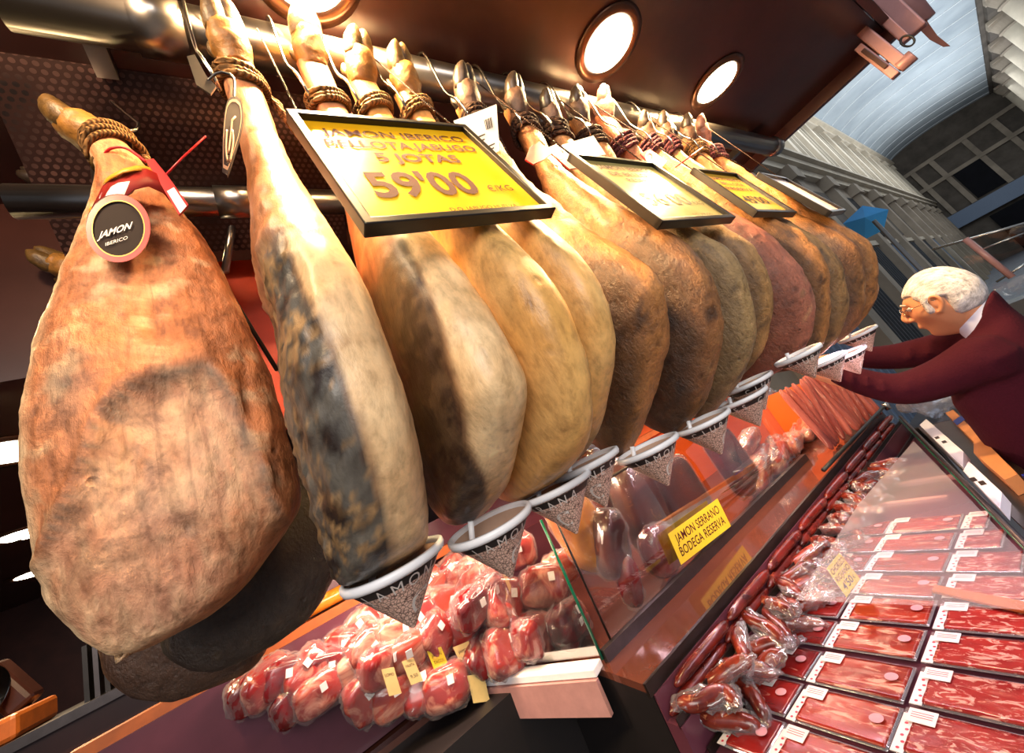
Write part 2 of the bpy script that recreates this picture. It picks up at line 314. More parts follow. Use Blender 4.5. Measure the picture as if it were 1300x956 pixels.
# ------------------------------------------------------------------ hams
FT = lambda h: lin(h)
CREAM, CREAM2, STAIN = FT('#ecbe88'), FT('#f4d6a8'), FT('#b07840')
ORANGE, BROWN, DARK, MOULD, GREY, TAN = FT('#b8703a'), FT('#7a4522'), FT('#2a1a14'), FT('#3c3734'), FT('#6f695f'), FT('#b08a5c')
ROSY, ROSY2, PINK = FT('#b0604c'), FT('#8a4436'), FT('#d59a78')
def col_split(border, dark, greyish, cream=CREAM, lump=.7):
    def f(t, s, c, p):
        n = fb(p, 14, 4, 3); n2 = fb(p, 40, 3, 9); n3 = fb(p, 90, 2, 5)
        skin = mixc(mixc(ORANGE, PINK, .5 + n * .6), BROWN, .25 + n2 * .5)
        fatc = mixc(cream, CREAM2, .5 + n); fatc = mixc(fatc, STAIN, max(0, n2 - .25) * 1.2 + (.5 if n3 > .62 else 0)); fatc = mixc(fatc, STAIN, .35 * sstep(.86, 1, t))
        mz = mixc(dark, greyish, .35 + n2 * .9); mz = mixc(mz, TAN, sstep(.05, .4, n3 + n * .8 - s * .15) * lump); mz = mixc(mz, DARK, sstep(.08, .3, -n2) * .7)
        w = sstep(-.06, .06, s - border(t) - .12 * n - .05 * n2)
        low = mixc(mz, fatc, w)
        edge = math.exp(-((s - border(t) - .12 * n) / .05) ** 2) * .45; low = mixc(low, BROWN, edge)
        k = sstep(.44, .54, t + .05 * n + .05 * s); k = max(k, 0)
        return mixc(skin, low, k) + (1,)
    return f
def col_fat(t, s, c, p):
    n = fb(p, 9, 4, 3); n2 = fb(p, 34, 3, 9)
    f = mixc(FT('#dca455'), FT('#ecc07c'), .5 + n); f = mixc(f, STAIN, max(0, n2 - .2) * .8 + .35 * sstep(.1, .7, -s)); f = mixc(f, ORANGE, .45 * sstep(.5, .2, t) + .25 * sstep(.8, 1, t))
    if fb(p, 60, 2, 1) > .66: f = mixc(f, DARK, .7)
    return f + (1,)
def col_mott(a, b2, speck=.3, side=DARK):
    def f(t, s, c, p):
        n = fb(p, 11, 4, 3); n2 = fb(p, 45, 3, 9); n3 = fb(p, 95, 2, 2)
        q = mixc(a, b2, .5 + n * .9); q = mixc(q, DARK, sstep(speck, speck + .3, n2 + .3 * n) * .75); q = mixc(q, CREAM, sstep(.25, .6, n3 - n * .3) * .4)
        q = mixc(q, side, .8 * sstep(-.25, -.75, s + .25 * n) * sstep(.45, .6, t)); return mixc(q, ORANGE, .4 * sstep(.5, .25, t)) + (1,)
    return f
def loft_ham(name, Fp, Bp, thick, vdir, parent, mat, colf, NL=110, NR=56, disp=.006, rot=0.0, dispf=None, pw=.85, er=.88):
    Fp = catmull(Fp, NL); Bp = catmull(Bp, NL); vdir = np.array(vdir, float); V = []; CO = []
    for i in range(NL):
        t_ = i / (NL - 1); c = (Fp[i] + Bp[i]) / 2; u = (Bp[i] - Fp[i]) / 2; vv = np.array(vdir)
        if rot:   # blade turned about the hanging axis
            a = rot * sstep(.2, .5, t_); ul = np.linalg.norm(u); uu = u / max(ul, 1e-9); uu2 = uu * math.cos(a) + vv * math.sin(a); vv = vv * math.cos(a) - uu * math.sin(a); u = uu2 * ul
        th = thick(t_); endr = math.sqrt(max(0.0, 1 - ((t_ - er) / (1 - er)) ** 2)) if t_ > er else 1.0
        for k in range(NR):
            ph = 2 * PI * k / NR; cs, sn = math.cos(ph), math.sin(ph); c2 = math.copysign(abs(cs) ** pw, cs); s2 = math.copysign(abs(sn) ** pw, sn)
            p = c - u * c2 * (.25 + .75 * endr) + vv * th * s2 * endr
            d = _n(p - c + 1e-9); pj = tuple(p)
            dz = disp * (fb(pj, 16, 3, 1) + .45 * fb(pj, 45, 3, 4)) * sstep(.0, .25, t_)
            if dispf: dz += dispf(t_, s2, -c2, pj)
            V.append(p + d * dz); CO.append(colf(t_, s2, -c2, pj))
    F = [[i * NR + k, i * NR + (k + 1) % NR, (i + 1) * NR + (k + 1) % NR, (i + 1) * NR + k] for i in range(NL - 1) for k in range(NR)]
    F.append(list(range(NR))[::-1]); V.append(sum(V[-NR:]) / NR); CO.append(CO[-1]); m = len(V) - 1
    F += [[(NL - 1) * NR + k, (NL - 1) * NR + (k + 1) % NR, m] for k in range(NR)]
    F = [f[::-1] for f in F]
    return mk(name, V, F, MT[mat], parent, True, CO)
def rough_tube(P, R, n, amp, sc, seed):
    bd = B().tube(P, R, n); bd.V = [tuple(Vector(v) + Vector((fb(v, sc, 3, seed), fb(v, sc, 3, seed + 9), fb(v, sc, 3, seed + 20))) * amp) for v in bd.V]; return bd
def hoof(parent, base, axis, side, size, mat, dew=True):
    """trotter: hide-covered foot, two horny toes, two dewclaws"""
    a = Vector(axis).normalized(); s = Vector(side); s = (s - a * s.dot(a)).normalized(); w = a.cross(s); base = Vector(base); z = size
    P = [Vector(x) for x in catmull([tuple(base - a * .02 * z), tuple(base + a * .012 * z), tuple(base + a * .04 * z), tuple(base + a * .056 * z - w * .003)], 14)]
    rough_tube(P, [r_ * z for r_ in (.022, .023, .024, .0255, .027, .028, .0285, .0285, .028, .0275, .0265, .025, .022, .016)], 18, .006, 55, base.x * 7).done('foot_hide', MT[mat + '_hide'], parent, True)
    for q in (-1, 1):
        P = [base + a * .036 * z + s * q * .009 * z, base + a * .058 * z + s * q * .0100 * z - w * .003 * z, base + a * .076 * z + s * q * .0092 * z - w * .009 * z, base + a * .090 * z + s * q * .007 * z - w * .016 * z]
        P = [Vector(x) for x in catmull([tuple(p) for p in P], 12)]
        rough_tube(P, [r_ * z for r_ in (.017, .0185, .019, .019, .0185, .0178, .0168, .0154, .0135, .011, .007, .002)], 14, .003, 70, q + base.x).done('hoof_toe', MT[mat], parent, True)
        if dew:
            P = [base + a * .002 * z + s * q * .012 * z + w * .014 * z, base + a * .018 * z + s * q * .019 * z + w * .024 * z, base + a * .036 * z + s * q * .020 * z + w * .027 * z]
            rough_tube([Vector(x) for x in catmull([tuple(p) for p in P], 6)], [.010, .0105, .010, .0085, .0055, .0015], 10, .002, 80, q).done('dewclaw', MT[mat], parent, True)
def rope(parent, c, axis, r, turns, mat, thick=.0055, tail=True, seed=0):
    a = Vector(axis).normalized(); u = a.orthogonal().normalized(); w = a.cross(u); c = Vector(c); rnd = random.Random(seed); bd = B(); P = []
    n = int(turns * 20)
    for i in range(n + 1):
        q = 2 * PI * i / 20; rr = r * (1 + .05 * math.sin(q * 1.7 + seed)); P.append(c + u * rr * math.cos(q) + w * rr * math.sin(q) + a * ((i / n - .5) * turns * thick * 2.1 + .012 * math.sin(q + seed)))
    bd.tube(P, thick, 8)
    if tail:
        e = P[-1]
        for k in range(3):
            bd.tube([Vector(x) for x in catmull([tuple(e), tuple(e + Vector((rnd.uniform(-.01, .03), rnd.uniform(-.03, .0), -.03))), tuple(e + Vector((rnd.uniform(.0, .05), rnd.uniform(-.02, .02), -.07 - .03 * k)))], 8)], thick * .8, 7)
        bd.lathe([(0, -.011), (.009, -.008), (.013, 0), (.009, .008), (0, .011)], e, 10)
    return bd.done('rope_binding', MT[mat], parent, True)

XF = {}   # hand-measured front profiles (Y,Z), one per ham of the row
def back_of(dx=0): return [(.48, 2.60), (.485, 2.5), (.487, 2.42), (.495, 2.34), (.53, 2.2), (.57, 2.07), (.605, 1.95), (.625, 1.87), (.63, 1.80), (.61, 1.745), (.585, 1.705)]
STD = [(.435, 2.60), (.437, 2.5), (.432, 2.42)]
ROW = [
 # xc, half thickness, hoof z top, front profile below the shank, tip (Y,Z), kind, hoof, rope
 (.060, .056, 2.655, [(.425, 2.36), (.40, 2.24), (.365, 2.12), (.325, 2.0), (.315, 1.90), (.33, 1.82), (.375, 1.765), (.43, 1.728)], (.50, 1.722), 'split1', 'hoof_pale', 'rope'),
 (.188, .052, 2.69, [(.42, 2.33), (.39, 2.19), (.356, 2.076), (.318, 1.946), (.302, 1.855), (.314, 1.815), (.378, 1.773), (.44, 1.745)], (.55, 1.722), 'split2', 'hoof_pale', 'rope'),
 (.272, .048, 2.66, [(.41, 2.33), (.365, 2.19), (.314, 2.033), (.282, 1.929), (.288, 1.846), (.314, 1.788), (.359, 1.745), (.433, 1.722)], (.53, 1.715), 'fat', 'hoof_pale', 'rope'),
 (.362, .044, 2.64, [(.41, 2.33), (.36, 2.15), (.304, 1.99), (.295, 1.903), (.327, 1.837), (.38, 1.79), (.43, 1.755)], (.52, 1.73), 'fat', 'hoof_pale', 'rope'),
 (.503, .058, 2.62, [(.434, 2.337), (.40, 2.185), (.354, 2.05), (.306, 1.933), (.326, 1.857), (.381, 1.80), (.486, 1.725)], (.56, 1.694), 'mott1', 'hoof_dark', 'rope_dark'),
 (.650, .058, 2.64, [(.44, 2.36), (.39, 2.18), (.339, 2.058), (.303, 1.948), (.326, 1.844), (.378, 1.775), (.455, 1.711)], (.545, 1.684), 'mott2', 'hoof_dark', 'rope_dark'),
 (.750, .046, 2.60, [(.43, 2.33), (.37, 2.15), (.328, 2.023), (.297, 1.935), (.325, 1.826), (.38, 1.753), (.46, 1.701)], (.535, 1.682), 'grey', 'hoof_dark', 'rope_dark'),
 (.888, .048, 2.65, [(.43, 2.33), (.37, 2.14), (.326, 2.014), (.31, 1.953), (.327, 1.86), (.39, 1.779), (.451, 1.735)], (.54, 1.71), 'mott3', 'hoof_dark', 'rope_dark'),
 (1.030, .078, 2.695, [(.434, 2.34), (.38, 2.16), (.334, 2.04), (.314, 1.919), (.328, 1.813), (.381, 1.736), (.464, 1.691)], (.56, 1.69), 'rosy', 'hoof_rosy', 'rope_purple'),
 (1.168, .048, 2.60, [(.41, 2.33), (.35, 2.1), (.299, 1.921), (.339, 1.801), (.415, 1.705)], (.50, 1.67), 'mott1', 'hoof_dark', 'rope_purple'),
 (1.285, .052, 2.62, [(.413, 2.33), (.355, 2.1), (.309, 1.906), (.334, 1.805), (.38, 1.732), (.46, 1.675)], (.55, 1.665), 'mott3', 'hoof_dark', 'rope_purple'),
 (1.45, .062, 2.64, [(.42, 2.33), (.36, 2.1), (.299, 1.913), (.333, 1.807), (.395, 1.721), (.457, 1.68)], (.55, 1.67), 'mott2', 'hoof_dark', 'rope'),
 (1.58, .056, 2.66, [(.41, 2.33), (.355, 2.1), (.30, 1.905), (.337, 1.794), (.383, 1.735), (.463, 1.685)], (.55, 1.675), 'mott1', 'hoof_rosy', 'rope_purple'),
]
KIND = {
 'split1': (col_split(lambda t: -.24 + .14 * math.sin(t * 9) + .10 * sstep(.8, 1, t), MOULD, FT('#7d776c'), CREAM, .8), 'ham_fat', .004),
 'split2': (col_split(lambda t: -.58 + .16 * math.sin(t * 13 + 1) + .5 * sstep(.8, .97, t), DARK, FT('#4a372c'), FT('#dcac70'), .15), 'ham_fat', .004),
 'fat': (col_fat, 'ham_fat', .003),
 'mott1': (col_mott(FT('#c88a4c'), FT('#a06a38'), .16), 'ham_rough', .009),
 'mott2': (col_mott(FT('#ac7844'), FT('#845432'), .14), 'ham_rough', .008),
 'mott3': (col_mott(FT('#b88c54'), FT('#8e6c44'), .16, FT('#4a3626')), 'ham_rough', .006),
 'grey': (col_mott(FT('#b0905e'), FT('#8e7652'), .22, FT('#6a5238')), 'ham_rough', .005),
 'rosy': (col_mott(FT('#c07a62'), FT('#9a5a44'), .12, FT('#6a3a2a')), 'ham_rough', .006),
}
HLAB = [
 'cream-rind ham with a grey mouldy split side, above the frontmost drip cup',
 'ham with almost black left side and pale rind edge, below the biggest price sign',
 'smooth pale yellow ham with glossy fat, second smooth one from the mouldy split ham',
 'narrow smooth pale ham squeezed behind the glossy pale yellow one',
 'wrinkled orange brown ham with dark specks, just past the smooth pale hams',
 'dark brown mottled ham left of the grey brown one, beneath the second price sign',
 'greyish brown dull ham hanging right of the dark mottled ham, under the second price sign',
 'thin speckled ham between the greyish ham and the big rosy one',
 'big rosy spice-coated ham bulging out between the second and third price signs',
 'narrow mottled ham directly right of the rosy spice-coated ham',
 'ochre speckled ham, third from the far end of the row',
 'dark brown ham next to last at the far end of the row',
 'last ham at the far end of the row, nearest the man in burgundy',
]
def thick_prof(h, t, sh=.026):
    return sh + (h - sh) * sstep(.22, .62, t) if t < .62 else h * (1 - (.12 if h > .0519 and h < .0575 else .24) * sstep(.74, 1.0, t))
def cavity1(t, s, c, p):
    w = sstep(-.05, -.5, s); r = abs(fb(p, 26, 4, 8))
    return w * sstep(.44, .54, t) * (.007 * fb(p, 34, 4, 12) + .004 * fb(p, 80, 3, 2) - .016 * math.exp(-((t - .60) / .06) ** 2) * (1 if c < .6 else .5) + .010 * (r - .25)) 
hooks = None
for i, (xc, ht, hz, fp, tip, kind, hm, rm) in enumerate(ROW):
    h = thing('cured_ham', HLAB[i], 'ham', (xc, .45, 2.6), 'hams hanging in the row on the rail')
    colf, mat, dp = KIND[kind]; ztop = hz - .085
    lean = .0
    prof = [(y, min(z, ztop)) for y, z in STD]; prof[0] = (.437, ztop)
    Fp = [(xc, y, z) for y, z in prof + fp] + [(xc, tip[0] - .02, tip[1] - .004)]
    dzt = tip[1] - 1.685; bk = back_of(); bk[0] = (.483, ztop); Bp = [(xc, y, z + (dzt if z < 1.9 else 0)) for y, z in bk] + [(xc, tip[0] + .015, tip[1] - .002)]
    near = i < 4
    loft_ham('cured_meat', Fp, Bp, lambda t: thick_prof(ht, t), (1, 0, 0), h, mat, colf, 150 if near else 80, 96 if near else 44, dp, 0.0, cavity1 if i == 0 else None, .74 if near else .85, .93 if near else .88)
    hoof(h, (xc, .448, ztop - .012), (-.10 + .1 * (i % 3), -.42, 1), (1, .3, 0), 1.05 if i < 5 else 1.0, hm, True)
    rope(h, (xc, .461, 2.475 if i else 2.50), (0.05, -.1, 1), .034, 3 if i < 6 else 4, rm, .0055 if i < 6 else .007, True, i)
    # wire hook from the rail to the rope
    hx_ = xc - .052
    hk = B().tube([Vector(v) for v in catmull([(hx_, RY + .035, RZ - .025), (hx_, RY + .050, RZ + .01), (hx_, RY + .02, RZ + .052), (hx_, RY - .03, RZ + .042), (hx_, RY - .050, RZ), (hx_, RY - .046, 2.56), (hx_ + .004, .425, 2.50), (xc - .038, .432, 2.462), (xc - .034, .45, 2.462)], 26)], .0027, 8).done('wire_hook', MT['chrome'], None, True)
    tag(hk, 'bent steel wire hook holding the ' + ['mouldy split', 'black-sided', 'glossy pale', 'narrow pale', 'wrinkled orange brown', 'dark mottled', 'greyish', 'thin speckled', 'rosy', 'narrow mottled', 'ochre speckled', 'next to last', 'last'][i] + ' ham of the row', 'hook', 'wire hooks on the rail')

# broad ham facing the camera
HY = .60
Lp = [(118, 205), (124, 222), (120, 245), (110, 278), (85, 345), (62, 425), (42, 510), (36, 585), (44, 645), (54, 705), (64, 765), (84, 808), (112, 836)]
Rp = [(160, 185), (178, 205), (200, 232), (228, 268), (262, 310), (304, 390), (345, 485), (368, 560), (381, 612), (379, 645), (350, 692), (285, 772), (200, 826)]
Fp = [atY(u, v, HY) for u, v in Lp]; Bp = [atY(u, v, HY) for u, v in Rp]
h1 = thing('cured_ham', 'broad cured ham turned flat to the viewer with red and gold paper collar', 'ham', (-.12, HY, 2.5))
FLESH, FLESH2, SKIN1, PALE = FT('#c8845a'), FT('#dca888'), FT('#c06c34'), FT('#e8c89c')
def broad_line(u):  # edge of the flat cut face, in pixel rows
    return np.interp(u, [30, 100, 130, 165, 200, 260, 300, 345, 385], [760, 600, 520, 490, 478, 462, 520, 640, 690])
def pix(p):
    q = M3.T @ (np.array(p) - O3); return CU + FPX * q[0] / -q[2], CV - FPX * q[1] / -q[2]
def col_broad(t, s, c, p):
    n = fb(p, 10, 4, 3); n2 = fb(p, 30, 4, 9); n3 = fb((p[0] * 1.6, p[1], p[2] * .5), 70, 3, 2); u, v = pix(p)
    if s > 0: return mixc(mixc(CREAM, STAIN, .5 + n), BROWN, .4) + (1,)
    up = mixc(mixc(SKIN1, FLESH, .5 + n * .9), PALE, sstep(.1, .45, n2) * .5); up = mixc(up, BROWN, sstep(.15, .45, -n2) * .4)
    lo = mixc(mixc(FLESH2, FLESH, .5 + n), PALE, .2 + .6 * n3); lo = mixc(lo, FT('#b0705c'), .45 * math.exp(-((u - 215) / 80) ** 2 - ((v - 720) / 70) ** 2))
    d = v - broad_line(u) - 16 * n; q = mixc(up, lo, sstep(-8, 14, d)); q = mixc(q, FT('#8a7460'), .8 * math.exp(-((d + 2) / 7) ** 2) * sstep(-.3, .2, n2 + n + .1)); q = mixc(q, MOULD, .35 * math.exp(-((d - 8) / 14) ** 2) * sstep(.05, .4, n2))  # grey ring along the cut edge paints the crease shadow, mould patches beside
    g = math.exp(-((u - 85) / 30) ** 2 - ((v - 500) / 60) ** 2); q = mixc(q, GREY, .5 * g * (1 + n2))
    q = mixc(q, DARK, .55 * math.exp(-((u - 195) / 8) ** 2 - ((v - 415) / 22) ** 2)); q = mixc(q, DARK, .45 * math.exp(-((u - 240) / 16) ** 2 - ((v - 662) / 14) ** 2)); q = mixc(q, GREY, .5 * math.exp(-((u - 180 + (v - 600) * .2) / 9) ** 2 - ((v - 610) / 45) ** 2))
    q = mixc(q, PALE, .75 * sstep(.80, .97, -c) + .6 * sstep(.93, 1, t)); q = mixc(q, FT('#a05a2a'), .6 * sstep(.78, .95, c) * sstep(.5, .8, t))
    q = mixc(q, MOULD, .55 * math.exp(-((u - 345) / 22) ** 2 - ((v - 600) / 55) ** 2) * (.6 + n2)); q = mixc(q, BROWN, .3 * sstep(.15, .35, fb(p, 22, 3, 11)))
    return q + (1,)
def disp_broad(t, s, c, p):
    if s > 0: return 0
    u, v = pix(p); n = fb(p, 10, 4, 3); d = v - broad_line(u) - 16 * n; w = -s
    z = -.009 * sstep(-10, 26, d) * w + .006 * math.exp(-((d + 16) / 16) ** 2) * w
    z += -.007 * math.exp(-((u - 195) / 9) ** 2 - ((v - 412) / 25) ** 2) - .006 * math.exp(-((u - 240) / 18) ** 2 - ((v - 664) / 10) ** 2) - .006 * math.exp(-((u - 165 + (v - 560) * .45) / 12) ** 2 - ((v - 590) / 60) ** 2)
    z += -.006 * math.exp(-((u - 312) / 6) ** 2 - ((v - 520) / 60) ** 2) + .006 * math.exp(-((u - 335) / 12) ** 2 - ((v - 560) / 70) ** 2)
    z += .0035 * fb((p[0] * 2.2, p[1], p[2] * .7), 30, 4, 6) * w
    return z
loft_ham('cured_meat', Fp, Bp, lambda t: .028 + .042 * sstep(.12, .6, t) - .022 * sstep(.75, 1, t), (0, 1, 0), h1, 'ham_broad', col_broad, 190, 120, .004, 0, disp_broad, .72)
hp = atY(150, 195, HY); hoof(h1, atY(128, 178, HY), tuple(atY(80, 150, HY) - atY(128, 178, HY)), (0.1, .8, .6), 1.05, 'hoof_pale', False)
B().tube([Vector(x) for x in catmull([tuple(atY(145, 215, HY)), tuple(atY(140, 192, HY)), tuple(atY(122, 174, HY)), tuple(atY(105, 163, HY))], 10)], [.026, .026, .025, .025, .024, .023, .022, .021, .02, .019], 16).done('hock', MT['hoof_pale'], h1, True)
rope(h1, atY(146, 192, HY), (-.35, 0, 1), .034, 3, 'rope', .0055, True, 4)
# paper collar, round medallion, seal
ax = Vector(atY(165, 300, HY) - atY(142, 200, HY)).normalized(); cc = Vector(atY(158, 262, HY))
def band(name, uvs, dy, mat, parent, bow=.03, thk=.0015):
    """paper strip wrapped in front of the shank: list of (top px, bottom px)"""
    n = len(uvs); V = []
    for k, (a, b2) in enumerate(uvs):
        w = math.sin(PI * k / (n - 1)); y = HY - dy - bow * w
        V += [atY(a[0], a[1], y), atY(b2[0], b2[1], y - .004)]
    V2 = [v + np.array([0, thk, 0]) for v in V]; m = len(V)
    F = [[2 * k, 2 * k + 1, 2 * k + 3, 2 * k + 2] for k in range(n - 1)]; F += [[m + i for i in f[::-1]] for f in F]
    F += [[2 * k, 2 * k + 2, m + 2 * k + 2, m + 2 * k] for k in range(n - 1)] + [[2 * k + 1, m + 2 * k + 1, m + 2 * k + 3, 2 * k + 3] for k in range(n - 1)] + [[0, m, m + 1, 1], [m - 2, m - 1, 2 * m - 1, 2 * m - 2]]
    return mk(name, V + V2, F, MT[mat], parent, True)
col_ = band('paper_collar', [((132, 232), (112, 272)), ((140, 225), (122, 271)), ((156, 217), (140, 268)), ((172, 214), (170, 240)), ((186, 214), (188, 236)), ((204, 222), (206, 244)), ((222, 240), (222, 262))], .036, 'collar_red', h1, .030)
band('collar_edge', [((133, 228), (131, 234)), ((140, 222), (140, 227)), ((156, 214), (156, 219)), ((172, 210), (172, 216)), ((186, 211), (186, 216)), ((204, 219), (204, 224))], .0375, 'gold', col_, .031)
band('collar_edge', [((114, 262), (111, 276)), ((124, 264), (118, 276)), ((136, 240), (126, 262))], .040, 'gold', col_, .020)
band('collar_print', [((139, 238), (128, 260)), ((150, 232), (138, 260)), ((164, 230), (152, 254)), ((178, 230), (168, 244))], .054, 'white_print', col_, .016)
def disc(px_c, ru, rv, y, ang=0, n=40):
    return [atY(px_c[0] + ru * math.cos(a) * math.cos(ang) - rv * math.sin(a) * math.sin(ang), px_c[1] + ru * math.cos(a) * math.sin(ang) + rv * math.sin(a) * math.cos(ang), y) for a in [2 * PI * k / n for k in range(n)]]
med = B().plate(disc((150, 290), 40, 42, HY - .070), .003, (0, -1, -.12)).done('medallion', MT['brown_paper'], h1)
o_, i_ = disc((150, 290), 41, 43, HY - .075), disc((150, 290), 34, 36, HY - .075)
mk('medallion_border', o_ + i_, [[k, (k + 1) % 40, 40 + (k + 1) % 40, 40 + k] for k in range(40)], MT['red'], med, False)
i2 = disc((150, 290), 32.5, 34.5, HY - .075); mk('medallion_border', i_ + i2, [[k, (k + 1) % 40, 40 + (k + 1) % 40, 40 + k] for k in range(40)], MT['gold'], med, False)
bd = B(); put_text(bd, 'JAMON', 13, lambda x, y: atY(146 + x * .94 + y * .35, 293 - y + x * -.3, HY - .0752), 44, .02); put_text(bd, 'IBERICO', 6, lambda x, y: atY(148 + x * .94, 306 - y + x * -.3, HY - .0752), 30); bd.done('lettering', MT['letter'], med)
sl = B().plate([atY(u, v, HY - .05) for u, v in [(186, 206), (196, 204), (214, 226), (240, 262), (228, 275), (206, 238)]], .004, (0, -1, 0)).done('security_seal', MT['red'], h1)
B().tube([atY(205, 228, HY - .052), atY(232, 200, HY - .055), atY(261, 173, HY - .06)], .0016, 8).done('seal_tail', MT['red'], sl, True)
B().plate([atY(u, v, HY - .0545) for u, v in [(212, 243), (221, 238), (237, 262), (229, 271)]], .0006, (0, -1, 0)).done('seal_label', MT['white_print'], sl)
B().tube([Vector(x) for x in catmull([tuple(atY(131, 199, HY - .02)), tuple(atY(140, 189, HY - .032)), tuple(atY(160, 188, HY - .036)), tuple(atY(186, 206, HY - .03))], 14)], .0022, 8).done('seal_loop', MT['red'], sl, True)
hk = B().tube([Vector(x) for x in catmull([tuple(atY(118, 108, .69)), tuple(atY(145, 132, .66)), tuple(atY(171, 153, .62)), tuple(atY(176, 158, .61)), tuple(atY(172, 165, .605)), tuple(atY(150, 165, .60)), tuple(atY(116, 148, .585))], 30)], .0032, 8).done('wire_hook', MT['chrome'], None, True)
tag(hk, 'steel wire hook sticking out of the upright pipe, holding the broad ham', 'hook')
tg = thing('leather_tag', 'dark leather drop-shaped tag with a tan edge tied to the mouldy split ham', 'tag', tuple(atY(296, 175, .40)))
dp = [(283, 222), (283, 190), (285, 155), (289, 133), (297, 125), (306, 130), (309, 148), (306, 172), (298, 200), (289, 226)]
dpc = [tuple(v) for v in catmull([atY(u, v, .395) for u, v in dp + dp[:1]], 50)][:-1]
B().plate(dpc, .004, (0, -1, 0)).done('tag_plate', MT['leather'], tg); cx_ = sum((Vector(v) for v in dpc), Vector()) / len(dpc)
inn = [cx_ + (Vector(v) - cx_) * .82 for v in dpc]; inn2 = [cx_ + (Vector(v) - cx_) * .9 for v in dpc]; sh = Vector((0, -.0045, 0)); m = len(inn)
mk('tag_edge', [v + sh for v in inn] + [v + sh for v in inn2], [[k, (k + 1) % m, m + (k + 1) % m, m + k] for k in range(m)], MT['leather_edge'], tg, False)
bd = B()
for q in ([(299, 148), (295, 152), (293, 170), (290, 195)], [(288, 165), (287, 190), (289, 205)], [(295, 165), (296, 180), (292, 205)]): bd.tube([Vector(x) for x in catmull([tuple(atY(u, v, .3885)) for u, v in q], 10)], .0011, 6)
bd.done('tag_emblem', MT['leather_edge'], tg, True)
bd = B().tube([Vector(x) for x in catmull([tuple(atY(262, 105, .41)), tuple(atY(278, 92, .40)), tuple(atY(296, 98, .40)), tuple(atY(297, 126, .396))], 12)], .002, 7); bd.done('tag_cord', MT['black'], tg, True)
pl = B().plate([atY(u, v, .41) for u, v in [(238, 74), (248, 72), (262, 98), (275, 112), (268, 122), (250, 110)]], .003, (0, -1, 0)).done('steel_tag', MT['steel'], None); tag(pl, 'bent grey metal tag beside the rope of the mouldy split ham', 'tag')

# rear hams, hanging on the lower rail behind the broad ham
REAR = [
 ([(430, 560), (330, 620), (255, 700), (205, 790), (200, 835), (235, 852)], [(410, 520), (432, 620), (436, 690), (410, 760), (360, 815), (290, 855)], .74, col_mott(FT('#3a342c'), FT('#5c5040'), .3), 'dark grey brown ham hanging behind and below the broad ham', None),
 ([(150, 640), (135, 740), (122, 820), (128, 862), (150, 885)], [(240, 640), (300, 740), (340, 800), (320, 850), (235, 895)], .86, col_mott(FT('#8a5c3a'), FT('#6a4a34'), .35), 'ham with yellowish rim, lowest one peeping out under the broad ham', None)]
for Lq, Rq, yq, cf, lab, _ in REAR:
    h = thing('cured_ham', lab, 'ham', tuple(atY(Rq[0][0], Rq[0][1], yq)), 'hams behind the broad ham')
    Lx = [tuple(atY(u, v, yq)) for u, v in Lq]; Rx = [tuple(atY(u, v, yq)) for u, v in Rq]; sx = Lx[0][0] + .06; zt = 2.46
    Lx = [(sx - .01, yq, zt), (sx - .012, yq, 2.34)] + [(Lx[0][0], yq, Lx[0][2] + .12)] + Lx; Rx = [(sx + .035, yq, zt), (sx + .04, yq, 2.34)] + [(Rx[0][0], yq, Rx[0][2] + .12)] + Rx
    loft_ham('cured_meat', Lx, Rx, lambda t: .024 + .028 * sstep(.15, .55, t) - .015 * sstep(.8, 1, t), (0, 1, 0), h, 'ham_rough', cf, 80, 48, .006)
    rope(h, (sx + .012, yq, 2.43), (0, 0, 1), .028, 3, 'rope_dark', .005, False, 2); hoof(h, (sx + .012, yq, 2.452), (-.3, 0, 1), (1, 0, 0), .8, 'hoof_dark', False)
for k, (uv, ax_, lab) in enumerate([((112, 205), (-.9, -.1, .35), 'brown trotter of a rear ham just below the broad ham\'s hoof'), ((100, 235), (-.9, 0, .25), 'greyish trotter of a rear ham in the middle of three behind the broad ham'), ((102, 345), (-.75, 0, .6), 'yellowish trotter poking out left of the broad ham\'s shoulder')]):
    y = .80 + .06 * k; p = atY(uv[0], uv[1], y); h = thing('cured_ham', lab, 'ham', tuple(p), 'hams behind the broad ham')
    P = [tuple(p), tuple(p + np.array([.05, .02, -.04])), tuple(p + np.array([.085, .03, -.14])), tuple(p + np.array([.11, .04, -.26])), tuple(p + np.array([.11, .04, -.36]))]
    B().tube([Vector(x) for x in catmull(P, 24)], [.022 + .028 * sstep(.2, .8, i / 23) - (.03 * sstep(.85, 1, i / 23)) for i in range(24)], 16).done('cured_meat', MT['hoof_pale' if k != 1 else 'hoof_dark'], h, True)
    hoof(h, p, ax_, (0, .3, 1), .95, 'hoof_pale' if k != 1 else 'hoof_dark', True)
wr = B()
wr.tube([atY(212, 240, .66), atY(275, 345, .66), atY(352, 470, .66)], .0035, 8); tag(wr.done('dark_rod', MT['black'], None, True), 'thin dark rod slanting down behind the broad ham, outer of two', 'rod', 'rods behind the broad ham')
wr = B().tube([atY(205, 250, .66), atY(262, 345, .66), atY(342, 478, .66)], .0035, 8); tag(wr.done('dark_rod', MT['black'], None, True), 'thin dark rod slanting down along the broad ham\'s edge, inner of two', 'rod', 'rods behind the broad ham')
wr = B().tube([atY(302, 240, .86), atY(286, 345, .86)], .008, 12); tag(wr.done('hanging_rod', MT['steel'], None, True), 'shiny upright rod seen between the broad ham and the split ham', 'rod')

